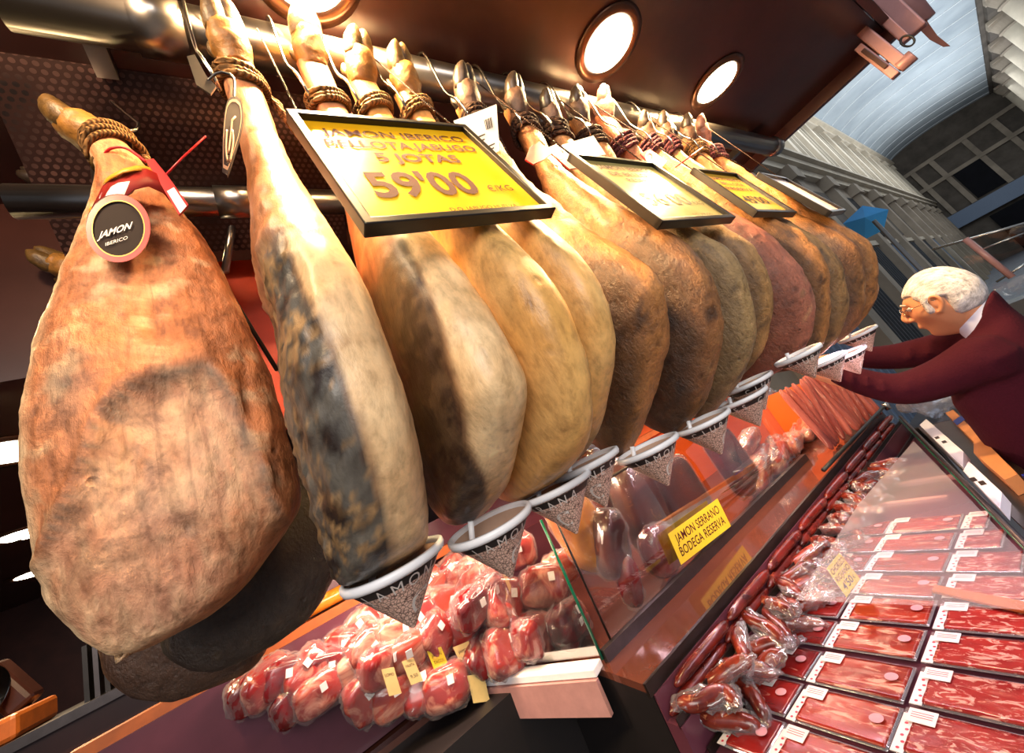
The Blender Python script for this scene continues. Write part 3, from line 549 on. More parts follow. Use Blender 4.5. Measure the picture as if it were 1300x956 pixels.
# ------------------------------------------------------------------ framed price signs
def euler(rx, ry, rz): return (Matrix.Rotation(rz, 3, 'Z') @ Matrix.Rotation(ry, 3, 'Y') @ Matrix.Rotation(rx, 3, 'X'))
def price_sign(loc, rot, w, h, card, lines, label, cords=True, fr=.011):
    s = thing('price_sign', label, 'sign', loc, 'framed price signs on the hams'); R = euler(*rot); L = Vector(loc)
    P = lambda x, y, z: L + R @ Vector((x, y, z))
    bd = B(); 
    for sx in (-1, 1): bd.box(P(sx * (w / 2 - fr / 2), 0, 0), (fr, .018, h), R, .0015)
    for sz in (-1, 1): bd.box(P(0, 0, sz * (h / 2 - fr / 2)), (w, .018, fr), R, .0015)
    bd.box(P(0, .006, 0), (w - fr, .004, h - fr), R); bd.done('frame', MT['black'], s)
    c = B().box(P(0, .001, 0), (w - 2 * fr + .002, .003, h - 2 * fr + .002), R).done('sign_card', MT[card], s)
    iw, ih = w - 2 * fr, h - 2 * fr
    for txt, u, v, size, wd, ink, bold in lines:
        bd = B(); put_text(bd, txt, size * ih, lambda x, y: P(x + (u - .5) * iw, -.0014, y + (.5 - v) * ih), wd * iw if wd else None, bold); bd.done('lettering', MT[ink], c)
    if cords:
        for sx in (-.44, .44): q = P(sx * w, 0, h / 2); B().tube([q, Vector(((q.x * .9 + .02 if sx < 0 else q.x - .03), RY - .046, RZ - .03))], .0016, 6).done('hanging_cord', MT['rope_dark'], s, True)
    return s
price_sign((.2283, .322, 2.1522), (-.2098, -.0871, .0179), .2707, .2494, 'card_yellow', [
    ('JAMON IBERICO', .5, .135, .11, .86, 'red_ink', .01), ('BELLOTA.JABUGO', .5, .265, .115, .9, 'red_ink', .02), ('5 JOTAS', .5, .41, .13, .50, 'red_ink', .03),
    ("59'00", .40, .70, .33, .58, 'red_ink', .025), ('€/KG', .835, .76, .09, .17, 'red_ink', .0), ('D.O. JABUGO HUELVA', .62, .945, .045, .42, 'red_ink', 0)],
    'biggest yellow price sign in black frame, reading 59\'00, hanging over the pale hams')
price_sign((.7249, .328, 2.1303), (-.2462, -.0542, .0497), .3022, .2476, 'card_pale', [
    ('JAMON IBERICO', .5, .12, .10, .72, 'red_ink', .01), ('DE BELLOTA', .5, .24, .10, .62, 'red_ink', .01), ('RESERVA', .5, .35, .09, .4, 'red_ink', .01),
    ("56'00", .48, .68, .28, .58, 'ink', .0), ('€/KG', .86, .74, .09, .15, 'ink', 0), ('D.O. JABUGO', .68, .93, .045, .3, 'ink', 0)],
    'second price sign along the row, pale card reading 56\'00, left of the rosy ham')
price_sign((1.165, .342, 2.1462), (-.2333, .03, -.0), .235, .2198, 'card_ochre', [
    ('JAMON IBERICO', .55, .14, .11, .74, 'red_ink', .01), ('BELLOTA', .55, .27, .11, .6, 'red_ink', .01), ('RESERVA', .55, .41, .12, .7, 'red_ink', .01),
    ("45'00", .52, .70, .25, .62, 'ink', .02), ('€/KG', .88, .74, .08, .15, 'ink', 0), ('D.O. JABUGO', .7, .93, .04, .3, 'ink', 0)],
    'third price sign, ochre yellow card reading 45\'00 right of the rosy ham')
price_sign((1.554, .332, 2.1355), (-.263, -.1177, .1116), .37, .2354, 'card_pink', [], 'farthest price sign in the row, its card washed out pinkish white')

def paper_tag(pts, y, th, label, marks, nrm=(0, -1, 0)):
    V = [atY(u, v, y) for u, v in pts]; o = B().plate(V, th, nrm).done('paper_tag', MT['white'])
    tag(o, label, 'tag'); bd = B()
    for q in marks: bd.plate([atY(u, v, y - th - .0006) for u, v in q], .0003, nrm)
    if marks: bd.done('tag_print', MT['ink'], o)
    return o
def lerp2(p, a, b2): # bilinear in the tag quad
    (x0, y0), (x1, y1), (x2, y2), (x3, y3) = p; return ((1 - b2) * ((1 - a) * x0 + a * x1) + b2 * ((1 - a) * x3 + a * x2), (1 - b2) * ((1 - a) * y0 + a * y1) + b2 * ((1 - a) * y3 + a * y2))
Q = [(576, 154), (630, 133), (634, 192), (606, 206)]
mark = lambda a0, b0, a1, b1: [lerp2(Q, a0, b0), lerp2(Q, a1, b0), lerp2(Q, a1, b1), lerp2(Q, a0, b1)]
pt = paper_tag(Q, .375, .0012, 'white paper ticket with a barcode between the first two price signs', [mark(.66 + k * .03, .22, .675 + k * .03 + .008 * (k % 2), .44) for k in range(7)] + [mark(.25, .5, .6, .53), mark(.35, .6, .55, .63), mark(.6, .78, .85, .81), mark(.6, .86, .8, .89)])
paper_tag([(712, 186), (752, 174), (768, 198), (722, 206)], .372, .004, 'crumpled bright white paper ticket above the second price sign', [])
def red_tag(uvs, y, label, dot=None, mat='red'):
    o = B().plate([atY(u, v, y) for u, v in uvs], .003, (0, -1, 0)).done('red_seal_tag', MT[mat]); tag(o, label, 'tag')
    if dot: mk('tag_print', disc(dot, 6, 7, y - .0036) + disc(dot, 3.6, 4.4, y - .0036), [[k, (k + 1) % 40, 40 + (k + 1) % 40, 40 + k] for k in range(40)], MT['letter'], o, False)
    return o
red_tag([(666, 204), (672, 188), (684, 181), (700, 196), (690, 204), (676, 210)], .385, 'bright red round-topped label on the dark mottled ham\'s shank')
red_tag([(692, 190), (706, 184), (738, 200), (740, 214), (722, 216)], .40, 'dark red strip tag just past the white ticket', (712, 195), 'collar_red')
red_tag([(812, 196), (824, 190), (846, 206), (838, 216), (826, 214)], .385, 'red tag with a pale ring on the rosy ham\'s shank', (825, 199))
tl = B().tube([atY(858, 212, .37), atY(880, 196, .365), atY(892, 187, .36)], .0022, 8).done('red_plastic_tie', MT['red'], None, True); tag(tl, 'thin red plastic tie sticking out above the third price sign', 'tie')

# ------------------------------------------------------------------ drip cups under the hams
def cup(loc, turn, r, h, label, tilt=.12):
    c = thing('drip_cup', label, 'cup', loc, 'drip cups stuck under the hams'); L = Vector(loc)
    bd = B().lathe([(.002, -h), (r * .97, -.004)], L, 48); bd.add([L + Vector((0, 0, -h))], []); bd.done('cup_cone', MT['honey'], c, True)
    B().lathe([(r * .95, -.004), (.001, -h + .004)], L, 40).done('cup_inside', MT['cup_in'], c, True)
    B().lathe([(r * .95, -.006), (r * 1.03, -.006), (r * 1.06, -.002), (r * 1.05, .002), (r * .97, .003), (r * .94, 0), (r * .95, -.006)], L, 48).done('cup_rim', MT['cup_rim'], c, True)
    def on(a, z, off=.0006):   # a = angle, z = height below the rim
        rr = r * .97 * (h + z) / (h - .004) + off; return L + Vector((rr * math.cos(a), rr * math.sin(a), z))
    V = []; n = 48
    for k in range(n): a = 2 * PI * k / n; V += [on(a, -.008, .0004), on(a, -.024, .0004)]
    mk('cup_band', V, [[2 * k, 2 * k + 1, (2 * k + 3) % (2 * n), (2 * k + 2) % (2 * n)] for k in range(n)], MT['band'], c, True)
    bd = B(); txt = 'JAMONES CIURANA '; step = 2 * PI / len(txt)
    for k, ch in enumerate(txt):
        if ch == ' ': continue
        put_text(bd, ch, .0175, lambda x, y: on(turn + k * step + x / (r * .86), -.016 + y * .95, .0012), None, .0)
    for k0 in (3.6, 12.2): put_text(bd, 'C', .034, lambda x, y: on(turn + k0 * step + x / (r * .55), -.043 + y, .0016), None, .012)
    bd.done('lettering', MT['letter'], c)
    B().tube([L + Vector((-r * .5, r * .3, -.02)), L + Vector((-r * .35, r * .2, .012))], .004, 8).done('cup_spike', MT['cup_rim'], c, True)
    ax = Vector((0, 0, 1)).cross(Vector(O3) - L); ax.z = 0; c.rotation_mode = 'QUATERNION'; c.rotation_quaternion = Matrix.Rotation(tilt, 3, ax.normalized()).to_quaternion()
    return c
CUPS = [((500, 714), 2.2, 'frontmost cone cup, under the mouldy split ham'), ((622, 664), 1.7, 'cone cup under the black-sided ham'), ((704, 617), 12.9, 'cone cup under the glossy pale ham'), ((742, 588), 3.9, 'cone cup under the narrow pale ham, half behind another cup'),
        ((821, 568), 1.6, 'cone cup under the wrinkled orange brown ham'), ((890, 535), 9.4, 'cone cup under the dark mottled ham'), ((940, 505), 6.2, 'cone cup under the greyish ham, hiding part of the next cup'), ((948, 486), 8.5, 'cone cup peeping out above the cup under the greyish ham'),
        ((1012, 450), 9.6, 'large-looking cone cup under the rosy ham'), ((1046, 458), .9, 'narrow slice of a cone cup behind the one under the rosy ham'), ((1072, 450), 9.7, 'cone cup in front of the man\'s sleeve, third from the far end side'), ((1088, 424), 12.6, 'farthest cone cup, just below the last ham')]
for (uv, idx, lab) in CUPS:
    p = atY(uv[0], uv[1], .38 if uv[0] == 1012 else .49); va = math.atan2(-p[1], -p[0])    # turned so that the seen letters face the street
    cup(tuple(p), va - idx * 2 * PI / 16, .044 if uv[0] == 1012 else .054, .056 if uv[0] == 1012 else .068, lab, .13 if uv[0] < 640 else .05)

# ------------------------------------------------------------------ canopy lamps
def lamp(x, y, label, z=2.749, r=.08, far=False):
    x, y = x * 1.138, y * 1.138
    l = thing('ceiling_lamp', label, 'lamp', (x, y, z), 'round lamps in the canopy'); L = Vector((x, y, z))
    B().lathe([(r * 1.35, .0), (r * 1.38, -.006), (r * 1.15, -.012), (r, -.008), (r, 0)], L, 40).done('lamp_ring', MT['bronze'], l, True)
    B().lathe([(.001, -.007), (r * .98, -.007)], L, 40).done('lamp_glass', MT['lampglass2' if far else 'lampglass'], l, True)
LAMPS = [(.185, .315), (.915, .287), (1.487, .288)]
for (x, y), lab in zip(LAMPS, ['glowing round canopy lamp over the biggest price sign, cut by the top edge', 'glowing round canopy lamp in the middle above the rosy ham', 'glowing round canopy lamp nearest the canopy corner']):
    lamp(x, y, lab)
for x, y, lab in [(-.86, 2.06, 'bright lamp deep in the stall, uppermost of the three left of the broad ham'), (-1.30, 3.27, 'bright lamp deep in the stall, middle of the three left of the broad ham'), (-1.72, 4.42, 'smallest lamp deep in the stall, lowest beside the broad ham')]: lamp(x, y, lab, 2.749, .125, True)

# ------------------------------------------------------------------ awning at the canopy corner
aw = thing('awning_mount', 'folded dusty pink metal awning arm bolted at the canopy corner', 'awning', (2.39, -.05, 2.7))
def bar(name, a, b2, w, h, mat='awning', par=None):
    a, b2 = Vector(a), Vector(b2); d = b2 - a; R = d.to_track_quat('X', 'Z').to_matrix(); return B().box((a + b2) / 2, (d.length, w, h), R, min(w, h) * .15).done(name, MT[mat], par)
A_ = lambda u, v, x=2.1: tuple(atX(u, v, x * 1.138))
bar('arm_tube', A_(1068, 18), A_(1150, 84), .04, .040, 'awning', aw); bar('arm_tube', A_(1098, 2, 2.16), A_(1152, 52, 2.16), .04, .031, 'awning', aw); bar('arm_tube', A_(1118, -6, 2.22), A_(1166, 40, 2.22), .05, .06, 'awning', aw)
B().lathe([(0, -.026), (.024, -.026), (.026, -.022), (.026, .022), (.024, .026), (0, .026)], A_(1150, 78), 24, Matrix.Rotation(PI / 2, 3, 'X')).done('elbow_joint', MT['awning'], aw, True)
B().lathe([(0, -.05), (.05, -.05), (.05, -.03), (.046, -.026), (.05, -.02), (.046, -.014), (.05, -.008), (.05, .03), (0, .03)], A_(1078, 10), 24, Matrix.Rotation(PI / 2, 3, 'Y')).done('arm_knuckle', MT['awning'], aw, True)
bar('arm_bracket', A_(1090, 60), A_(1138, 97), .04, .030, 'awning', aw); bar('bracket_slot', A_(1096, 64, 2.085), A_(1126, 86, 2.085), .03, .016, 'canopy', aw)
B().lathe([(0, -.012), (.009, -.012), (.009, .012), (0, .012)], A_(1124, 81), 12, Matrix.Rotation(PI / 2, 3, 'X')).done('bolt', MT['chrome'], aw, True)
B().tube([Vector(A_(1152 + 9 * math.cos(a), 52 + 7 * math.sin(a), 2.14)) for a in [k * PI / 8 for k in range(16)]], .004, 8, True).done('cable_loop', MT['rubber'], aw, True)
ac = thing('rolled_awning', 'brown rolled awning cloth with a pointed hanging tip above the vault', 'awning', (2.5, -.12, 2.8))
B().tube([Vector(A_(1120, -34, 2.25)), Vector(A_(1170, 30, 2.3))], .045, 20).done('awning_roller', MT['awning'], ac, True)
clp = [(1110, -45), (1163, -20), (1168, 8), (1178, 28), (1190, 45), (1206, 58), (1197, 59), (1180, 50), (1168, 38), (1140, 5)]
B().plate([A_(u, v, 2.28) for u, v in clp], .01, (1, 0, 0)).done('awning_cloth', MT['awning_cloth'], ac)
tp = thing('blue_tarp', 'small bright blue tarp corner beyond the last price sign', 'tarp', (4, .6, 2.2))
tq = [(1070, 284), (1095, 261), (1128, 266), (1122, 292), (1098, 304)]; cp = Vector(A_(1098, 276, 3.9)); V = [A_(u, v, 4) for u, v in tq] + [tuple(cp)] + [A_(u, v, 4.25) for u, v in tq]
mk('tarp_cloth', V, [[k, (k + 1) % 5, 5] for k in range(5)] + [[k, k + 6, (k + 1) % 5 + 6, (k + 1) % 5] for k in range(5)], MT['bluetarp'], tp, False)
tpole = B().tube([(4.2, .68, 0), (4.2, .68, 2.27)], .015, 12).done('tarp_pole', MT['steel'], tp, True)

# ------------------------------------------------------------------ display counter
TZ, SZ = 1.0, 1.143
ctr = thing('display_counter', 'stall display counter with dark base, maroon tray bed, orange back panel and black-edged shelf', 'counter', (1.6, 1.2, 0))
yb = lambda x: .424 + .357 * (x - 1.37)
ct = B(); P_ = [(.62, .16), (.62, .97), (2.86, .97), (2.86, .955)]
ct.plate([(x, y, .0) for x, y in [(.62, yb(.62) - .02), (2.86, yb(2.86) - .02), (2.86, 1.02), (.62, 1.02)]], TZ - .012, (0, 0, 1)); ct.done('counter_base', MT['counter'], ctr)
B().plate([(x, y, TZ - .012) for x, y in [(.64, yb(.64)), (2.8, yb(2.8)), (2.8, .98), (.64, .98)]], .010, (0, 0, 1)).done('tray_bed', MT['tray'], ctr)
B().box((1.75, .945, TZ + .004), (2.2, .008, .018)).done('tray_edge', MT['black'], ctr)
B().box((1.74, 1.62, (SZ - .02) / 2), (2.24, 1.2, SZ - .02)).box((.05, 1.9, (SZ - .02) / 2), (1.14, .7, SZ - .02)).done('counter_base', MT['counter'], ctr)
B().box((1.74, 1.62, SZ - .01), (2.24, 1.2, .02)).done('shelf_top', MT['shelf'], ctr)
B().plate([(-.5, 2.25, SZ - .02), (-.5, 1.85, SZ - .02), (.33, 1.80, SZ - .02), (.62, 1.25, SZ - .02), (.62, 2.25, SZ - .02)], .02, (0, 0, 1)).done('shelf_top', MT['shelf'], ctr)
B().box((1.74, 1.018, SZ - .004), (2.26, .010, .03)).done('shelf_edge', MT['black'], ctr)
B().box((1.46, 1.228, SZ + .016), (1.62, .022, .034)).done('metal_strip', MT['grey_rail'], ctr)
B().box((1.74, 1.012, TZ + .06), (2.24, .006, .13)).done('riser', MT['tray'], ctr); B().box((1.74, .986, TZ + .034), (2.24, .046, .068)).done('riser_step', MT['tray'], ctr); B().box((1.74, .968, TZ + .074), (2.24, .004, .022)).done('slot_lip', MT['black'], ctr)
B().box((2.6, 1.98, 1.42), (2.0, .03, .60)).done('back_panel', MT['orange'], ctr); B().box((.75, 1.98, 1.42), (1.7, .03, .60)).done('back_panel', MT['tray'], ctr)
B().box((.9, 1.93, 1.585), (3.2, .06, .035)).done('back_ledge', MT['wood'], ctr)
B().box((-.2, 1.90, 1.36), (1.2, .03, .42)).done('back_panel', MT['tray'], ctr)
for x, w_ in ((1.93, .02), (2.12, .03)): B().box((x, .80, TZ + .004), (w_, .22, .012)).done('reflection_bar', MT['lip'], ctr)  # pale bars put in for the line reflections in the dark glass
B().box((2.85, 1.62, 1.30), (.03, .7, .32)).done('shelf_end', MT['orange'], ctr)
wd = B().plate([(1.17, .30, TZ + .016), (1.25, .40, TZ + .016), (1.33, .63, TZ + .016), (1.30, .63, TZ + .016)], .006, (0, 0, 1)).done('reflection_wedge', MT['wood'], None); tag(wd, 'thin orange wedge standing in for a reflection on the glass, between two rows of sliced packs', 'reflection')  # solid wedge put in for an orange reflection on the glass
def pane(name, pts, mat, nrm, label, edges=(), th=.005, emat='glass_edge', er=.004):
    o = thing(name, label, 'glass', tuple(pts[0])); B().plate(pts, th, nrm).done('glass_sheet', MT[mat], o)
    for a, b2, em, r in edges: B().tube([a, b2], r, 8).done('pane_edge', MT[em], o, True)
    return o
pane('glass_screen', [(.70, 1.236, SZ + .035), (2.26, 1.236, SZ + .035), (2.26, 1.236, 1.575), (.70, 1.236, 1.575)], 'glass', (0, 1, 0), 'long upright glass pane in front of the meat shelf, black edge on its near end', [((.70, 1.238, SZ + .03), (.70, 1.238, 1.575), 'black', .004), ((.70, 1.238, 1.578), (2.26, 1.238, 1.578), 'grey_rail', .006)])
e0, e1 = (.645, 1.235), (.405, 1.80)
pane('glass_screen', [(*e1, SZ + .02), (*e0, SZ + .02), (*e0, 1.575), (*e1, 1.53)], 'sheet', (.9, .4, 0), 'end glass pane with a bright green edge closing the meat shelf', [((*e0, SZ + .01), (*e0, 1.578), 'glass_edge', .005), ((*e1, SZ + .01), (*e1, 1.53), 'grey_rail', .003)])
es = thing('end_ledge', 'whitish metal ledge along the foot of the green-edged glass', 'ledge', (*e0, SZ)); dv = Vector((e1[0] - e0[0], e1[1] - e0[1], 0)); R = dv.to_track_quat('X', 'Z').to_matrix()
mid = Vector(((e0[0] + e1[0]) / 2, (e0[1] + e1[1]) / 2, SZ)); B().box(mid + Vector((-.03, -.012, .008)), (dv.length, .05, .022), R, .003).done('ledge_strip', MT['cup_rim'], es); B().box(mid + Vector((-.055, -.022, -.05)), (dv.length, .015, .09), R).done('ledge_face', MT['lip'], es)
f0, f1 = (2.86, yb(2.86)), (.72, yb(.72))
pane('front_glass', [(f1[0], f1[1], TZ), (f0[0], f0[1], TZ), (f0[0], f0[1], TZ + .10), (f1[0], f1[1], TZ + .10)], 'glass', (.357, -1, 0), 'low oblique front glass of the tray with a dark metal top edge', [((f1[0], f1[1], TZ + .102), (f0[0], f0[1], TZ + .102), 'grey_rail', .007), ((f1[0] + .02, f1[1] + .012, TZ + .09), (f0[0], f0[1] + .012, TZ + .09), 'glass_edge', .003)])
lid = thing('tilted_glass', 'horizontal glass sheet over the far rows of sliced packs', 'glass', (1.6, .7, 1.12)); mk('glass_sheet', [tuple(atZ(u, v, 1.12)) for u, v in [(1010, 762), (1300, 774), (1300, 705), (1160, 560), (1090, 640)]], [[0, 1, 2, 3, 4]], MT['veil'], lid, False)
sb = B().tube([(1.93, 1.01, SZ + .035), (2.86, .985, SZ + .035)], .009, 10).done('glass_hinge_bar', MT['rubber'], None, True); tag(sb, 'black rubber bar running to the far corner of the counter', 'bar')
sb2 = B().lathe([(0, -.02), (.016, -.02), (.016, .02), (0, .02)], (2.87, .98, SZ + .03), 14).done('corner_clamp', MT['chrome'], None, True); tag(sb2, 'small metal clamp at the far counter corner', 'clamp')

# ------------------------------------------------------------------ goods in the counter
ORD = ['first', 'second', 'third', 'fourth', 'fifth', 'sixth', 'seventh', 'eighth', 'ninth', 'tenth', 'eleventh', 'twelfth', 'thirteenth', 'fourteenth', 'fifteenth', 'sixteenth', 'seventeenth', 'eighteenth', 'nineteenth', 'twentieth']
MT['sl_dark'] = meat_mat('dark_red_slices', '#5e0d0e', '#8e1d18', '#d98a78', 26, .62, (1, .25, 1))
MT['sl_ham'] = meat_mat('orange_red_ham_slices', '#7a130c', '#a02c18', '#e0a088', 44, .56, (1, .22, 1))
MT['sl_marb'] = meat_mat('marbled_salami_slices', '#84181a', '#a42c28', '#dca494', 62, .53, (1, .45, 1))
MT['meat_pink'] = meat_mat('pink_red_meat', '#74161a', '#a83a34', '#d89c84', 11, .50, (1, 1, 1), .25, .22)
MT['meat_dark'] = meat_mat('dark_cured_meat', '#32120e', '#5c1f18', '#a8683c', 16, .6, (1, 1, 1), .3, .2)
MT['meat_deep'] = meat_mat('deep_red_meat', '#4a0a10', '#7c1418', '#c06058', 22, .64)
MT['fatty'] = meat_mat('streaky_pale_meat', '#8c2a22', '#b8503e', '#e0a88c', 10, .46, (.35, 1.4, 1.4), .3, .2)
MT['sausage'] = meat_mat('brown_red_sausage', '#4a1410', '#86301e', '#c47a50', 40, .62)
MT['chor'] = meat_mat('dark_red_chorizo', '#3a0c0a', '#6e1c12', '#9a4a30', 40, .64); MT['fuet'] = meat_mat('pink_dry_sausage', '#8a3a36', '#b8645a', '#d8a498', 30, .6, (2, 2, .3), .6)
MT['golden'] = meat_mat('golden_sausage', '#a85a14', '#d48a28', '#eab860', 20, .62)
MT['pack_edge'] = film_mat('pinkish_pack_film', .62, .15)
def slab(n, m, wx, wy, zf):
    V = []; F = []
    for side in (1, 0):
        for i in range(n):
            for j in range(m):
                x = (i / (n - 1) - .5) * wx; y = (j / (m - 1) - .5) * wy; V.append((x, y, zf(x, y) if side else 0))
    N = n * m
    for i in range(n - 1):
        for j in range(m - 1):
            a = i * m + j; F.append([a, a + m, a + m + 1, a + 1]); F.append([N + a + 1, N + a + m + 1, N + a + m, N + a])
    for i in range(n - 1): a = i * m; F.append([a, N + a, N + a + m, a + m]); a = i * m + m - 1; F.append([a, a + m, N + a + m, N + a])
    for j in range(m - 1): F.append([j, j + 1, N + j + 1, N + j]); a = (n - 1) * m + j; F.append([a, N + a, N + a + 1, a + 1])
    return V, F
def sliced_pack(mat, wy, seed, stamp):
    s = thing('sliced_pack', 'x', 'pack', (0, 0, 0)); wx = .116
    V, F = slab(10, 16, wx, wy, lambda x, y: .0022 + .0012 * fb((x, y, seed), 40, 2)); mk('pack_film', V, F, MT['pack_edge'], s)
    V, F = slab(14, 30, wx - .012, wy - .026, lambda x, y: .0055 + .0022 * fb((x, y * .35, seed), 60, 3) - .003 * max(0, abs(x) / (wx / 2) * 2.2 - 1.6)); V = [(x, y - .008, z + .0005) for x, y, z in V]; mk('meat_slices', V, F, MT[mat], s)
    l = B().box((-.01, wy / 2 - .012, .0045), (.10, .020, .001)).box((.034, wy / 2 - .034, .0085), (.036, .045, .0008)).done('pack_label', MT['white_print'], s)
    bd = B(); 
    for k in range(6): bd.lathe([(0, 0), (.0032, 0)], (-.05 + k * .016, wy / 2 - .012 - .004 * (k % 2), .0053), 8)
    for k in range(3): bd.box((.030 + k * .006, wy / 2 - .034, .0092), (.0012, .034, .0003))
    bd.done('label_print', MT['red_dot'], l)
    if stamp: B().lathe([(0, 0), (.013, 0)], (.005, -wy / 2 + .03, .0095), 24).done('round_sticker', MT['pink_print'], s)
    return s
cols = [('outermost visible', 'sl_dark', .885, .115, 'dark red'), ('second', 'sl_ham', .728, .195, 'orange red'), ('third', 'sl_marb', .524, .195, 'marbled'), ('fourth', 'sl_marb', .315, .195, 'marbled')]
for ci, (cn, mat, yc, wy, look) in enumerate(cols):
    protos = [sliced_pack(mat, wy, 3 * ci + k, ci < 2) for k in range(2)]; used = [False, False]; rnd = random.Random(ci)
    for r in range(9):
        x = 1.722 - .1235 * r
        if yb(x) + .03 > yc - wy / 2 + (.10 if ci == 2 else 0): continue
        if yb(x + .06) + .012 > yc - wy / 2: continue
        k = r % 2; rot = (0, .045 + rnd.uniform(-.01, .01), rnd.uniform(-.025, .025)); loc = (x + rnd.uniform(-.004, .004), yc + rnd.uniform(-.004, .004), TZ + .004)
        lab = f'{look} sliced pack, {ORD[r]} from the far end, {["column beside the heap", "second column from the heap", "third column from the heap", "column by the front glass"][ci]}'
        o = protos[k] if not used[k] else dup(protos[k]); used[k] = True; o.location = loc; o.rotation_euler = rot; o['label'] = lab; o['group'] = 'sliced meat packs laid out in the tray'
    for k in range(2):
        if not used[k]:
            for ch in list(protos[k].children_recursive): bpy.data.objects.remove(ch)
            bpy.data.objects.remove(protos[k])
# half packs at the far end cut by the oblique glass
for r, (x, y, w) in enumerate([(1.722, .593, .05), (1.60, .573, .09), (1.475, .553, .135), (1.3515, .538, .15)]):
    o = sliced_pack('sl_marb', w + .01, 40 + r, False); o.location = (x, y, TZ + .004); o.rotation_euler = (0, .045, 0); o['label'] = f'short marbled pack against the front glass, {ORD[r]} from the far end'; o['group'] = 'sliced meat packs laid out in the tray'

def blob(nu, nv, sx, sy, sz, e1, e2, disp, sc, seed, ridge=False):
    V = []; F = []
    sp = lambda w, e: math.copysign(abs(w) ** e, w)
    for i in range(nv + 1):
        th = PI * (i / nv - .5)
        for j in range(nu):
            ph = 2 * PI * j / nu; d = Vector((sp(math.cos(th), e1) * sp(math.cos(ph), e2), sp(math.cos(th), e1) * sp(math.sin(ph), e2), sp(math.sin(th), e1)))
            p = Vector((d.x * sx, d.y * sy, d.z * sz)); n = fb(p, sc, 4, seed); n = (abs(n) * 2 - .5) if ridge else n; V.append(p + d.normalized() * disp * n)
    for i in range(nv):
        for j in range(nu): F.append([i * nu + j, i * nu + (j + 1) % nu, (i + 1) * nu + (j + 1) % nu, (i + 1) * nu + j])
    return V, F
def meat_pack(name, part, mat, s, seed, sticker=True, film='film', e=(.7, .6), disp=.012, sc=14):
    r = thing(name, 'x', 'pack', (0, 0, 0)); V, F = blob(28, 18, s[0], s[1], s[2], e[0], e[1], disp, sc, seed); mk(part, V, F, MT[mat], r)
    V, F = blob(40, 24, s[0] * 1.07, s[1] * 1.07, s[2] * 1.07, e[0], e[1], disp * .9, sc * 1.6, seed + 5, True); mk('vacuum_film', V, F, MT[film], r)
    if sticker: B().box((.2 * s[0], -s[1] * 1.13, .3 * s[2]), (.022, .002, .026)).done('sticker', MT['white_print'], r)
    return r
# crumpled heap of vacuum packed sausages along the riser
def vac_sausage(seed):
    r = thing('vacuum_sausage', 'x', 'sausage', (0, 0, 0)); rnd = random.Random(seed); P = [Vector(v) for v in catmull([(-.075, 0, .0), (-.03, rnd.uniform(-.012, .012), .004), (.03, rnd.uniform(-.012, .012), .004), (.075, 0, 0)], 14)]
    B().tube(P, [.004, .012, .017, .0185, .019, .019, .019, .019, .019, .019, .0185, .017, .012, .004], 14).done('sausage', MT['sausage'], r, True)
    V, F = blob(44, 22, .092, .029, .023, 1.25, .8, .015, 34, seed, True); mk('vacuum_film', V, F, MT['film_thick'], r); return r
vp = [vac_sausage(s) for s in (3, 8, 14)]; uv_ = [0, 0, 0]; rnd = random.Random(5); n = 0
for layer, (y, z, cnt) in enumerate([(.935, TZ + .026, 17), (.942, TZ + .05, 17), (.945, TZ + .074, 15)]):
    for i in range(cnt):
        k = (i + layer) % 3; x = .72 + (i + .5 * (layer % 2)) * .094 + rnd.uniform(-.012, .012)
        o = vp[k] if not uv_[k] else dup(vp[k]); uv_[k] = 1; o.location = (x, y + rnd.uniform(-.014, .008) - .012 * (layer == 0), z); o.rotation_euler = (rnd.uniform(-.5, .5), rnd.uniform(-.3, .3), rnd.choice((-1, 1)) * rnd.uniform(.5, 1.2))
        o['label'] = f'vacuum-packed sausage, {ORD[i]} from the near end in the heap\'s {["bottom", "middle", "top"][layer]} layer'; o['group'] = 'vacuum-packed sausages heaped along the tray'
# dark chorizos lying in the slot under the shelf edge
ch0 = None
for i in range(8):
    for q in range(2):
        P = [Vector(v) for v in catmull([(-.135, 0, 0), (-.06, .002, .001), (.06, -.002, .001), (.135, 0, 0)], 12)]
        if ch0 is None: ch0 = B().tube(P, [.004, .011, .0145, .015, .015, .015, .015, .015, .015, .0145, .011, .004], 12).done('chorizo', MT['chor'], None, True); o = ch0
        else: o = ch0.copy(); C.objects.link(o)
        o.location = (.76 + i * .275 + .05 * q, .990, TZ + .084 + .031 * q); tag(o, f'dark red chorizo under the black shelf edge, {ORD[i]} from near end, {["lower", "upper"][q]} line', 'sausage', 'chorizos in the slot under the shelf edge')

def place(root, p, rot, label, group): root.location = Vector(p); root.rotation_euler = rot; root['label'] = label; root['group'] = group; return root
# meat shelf behind the upright glass
def cut(px_, Y, s, mat, rot, label, cat='meat', e=(.7, .6), disp=.012, sticker=False, film='film', part='meat'):
    p = atY(px_[0], px_[1], Y); r = meat_pack('meat_piece', part, mat, s, int(px_[0]), sticker, film, e, disp); r['category'] = cat; p[2] = max(p[2], SZ + .006 + s[2] * 1.06); place(r, p, rot, label, 'meat on the glass shelf'); return r
cut((812, 640), 1.42, (.11, .09, .20), 'meat_dark', (0, .12, 0), 'dark boned ham with amber fat, left of the vacuum block with two tickets')
cut((735, 670), 1.42, (.09, .08, .17), 'golden', (0, -.2, .2), 'yellowish ham half just right of the black-edged glass end')
cut((775, 690), 1.34, (.07, .06, .12), 'meat_dark', (.2, .3, .2), 'dark ham end with loose fibres in front of the yellowish ham half')
cut((840, 700), 1.32, (.09, .05, .09), 'meat_deep', (.2, .1, 0), 'low dark red slab behind the serrano card')
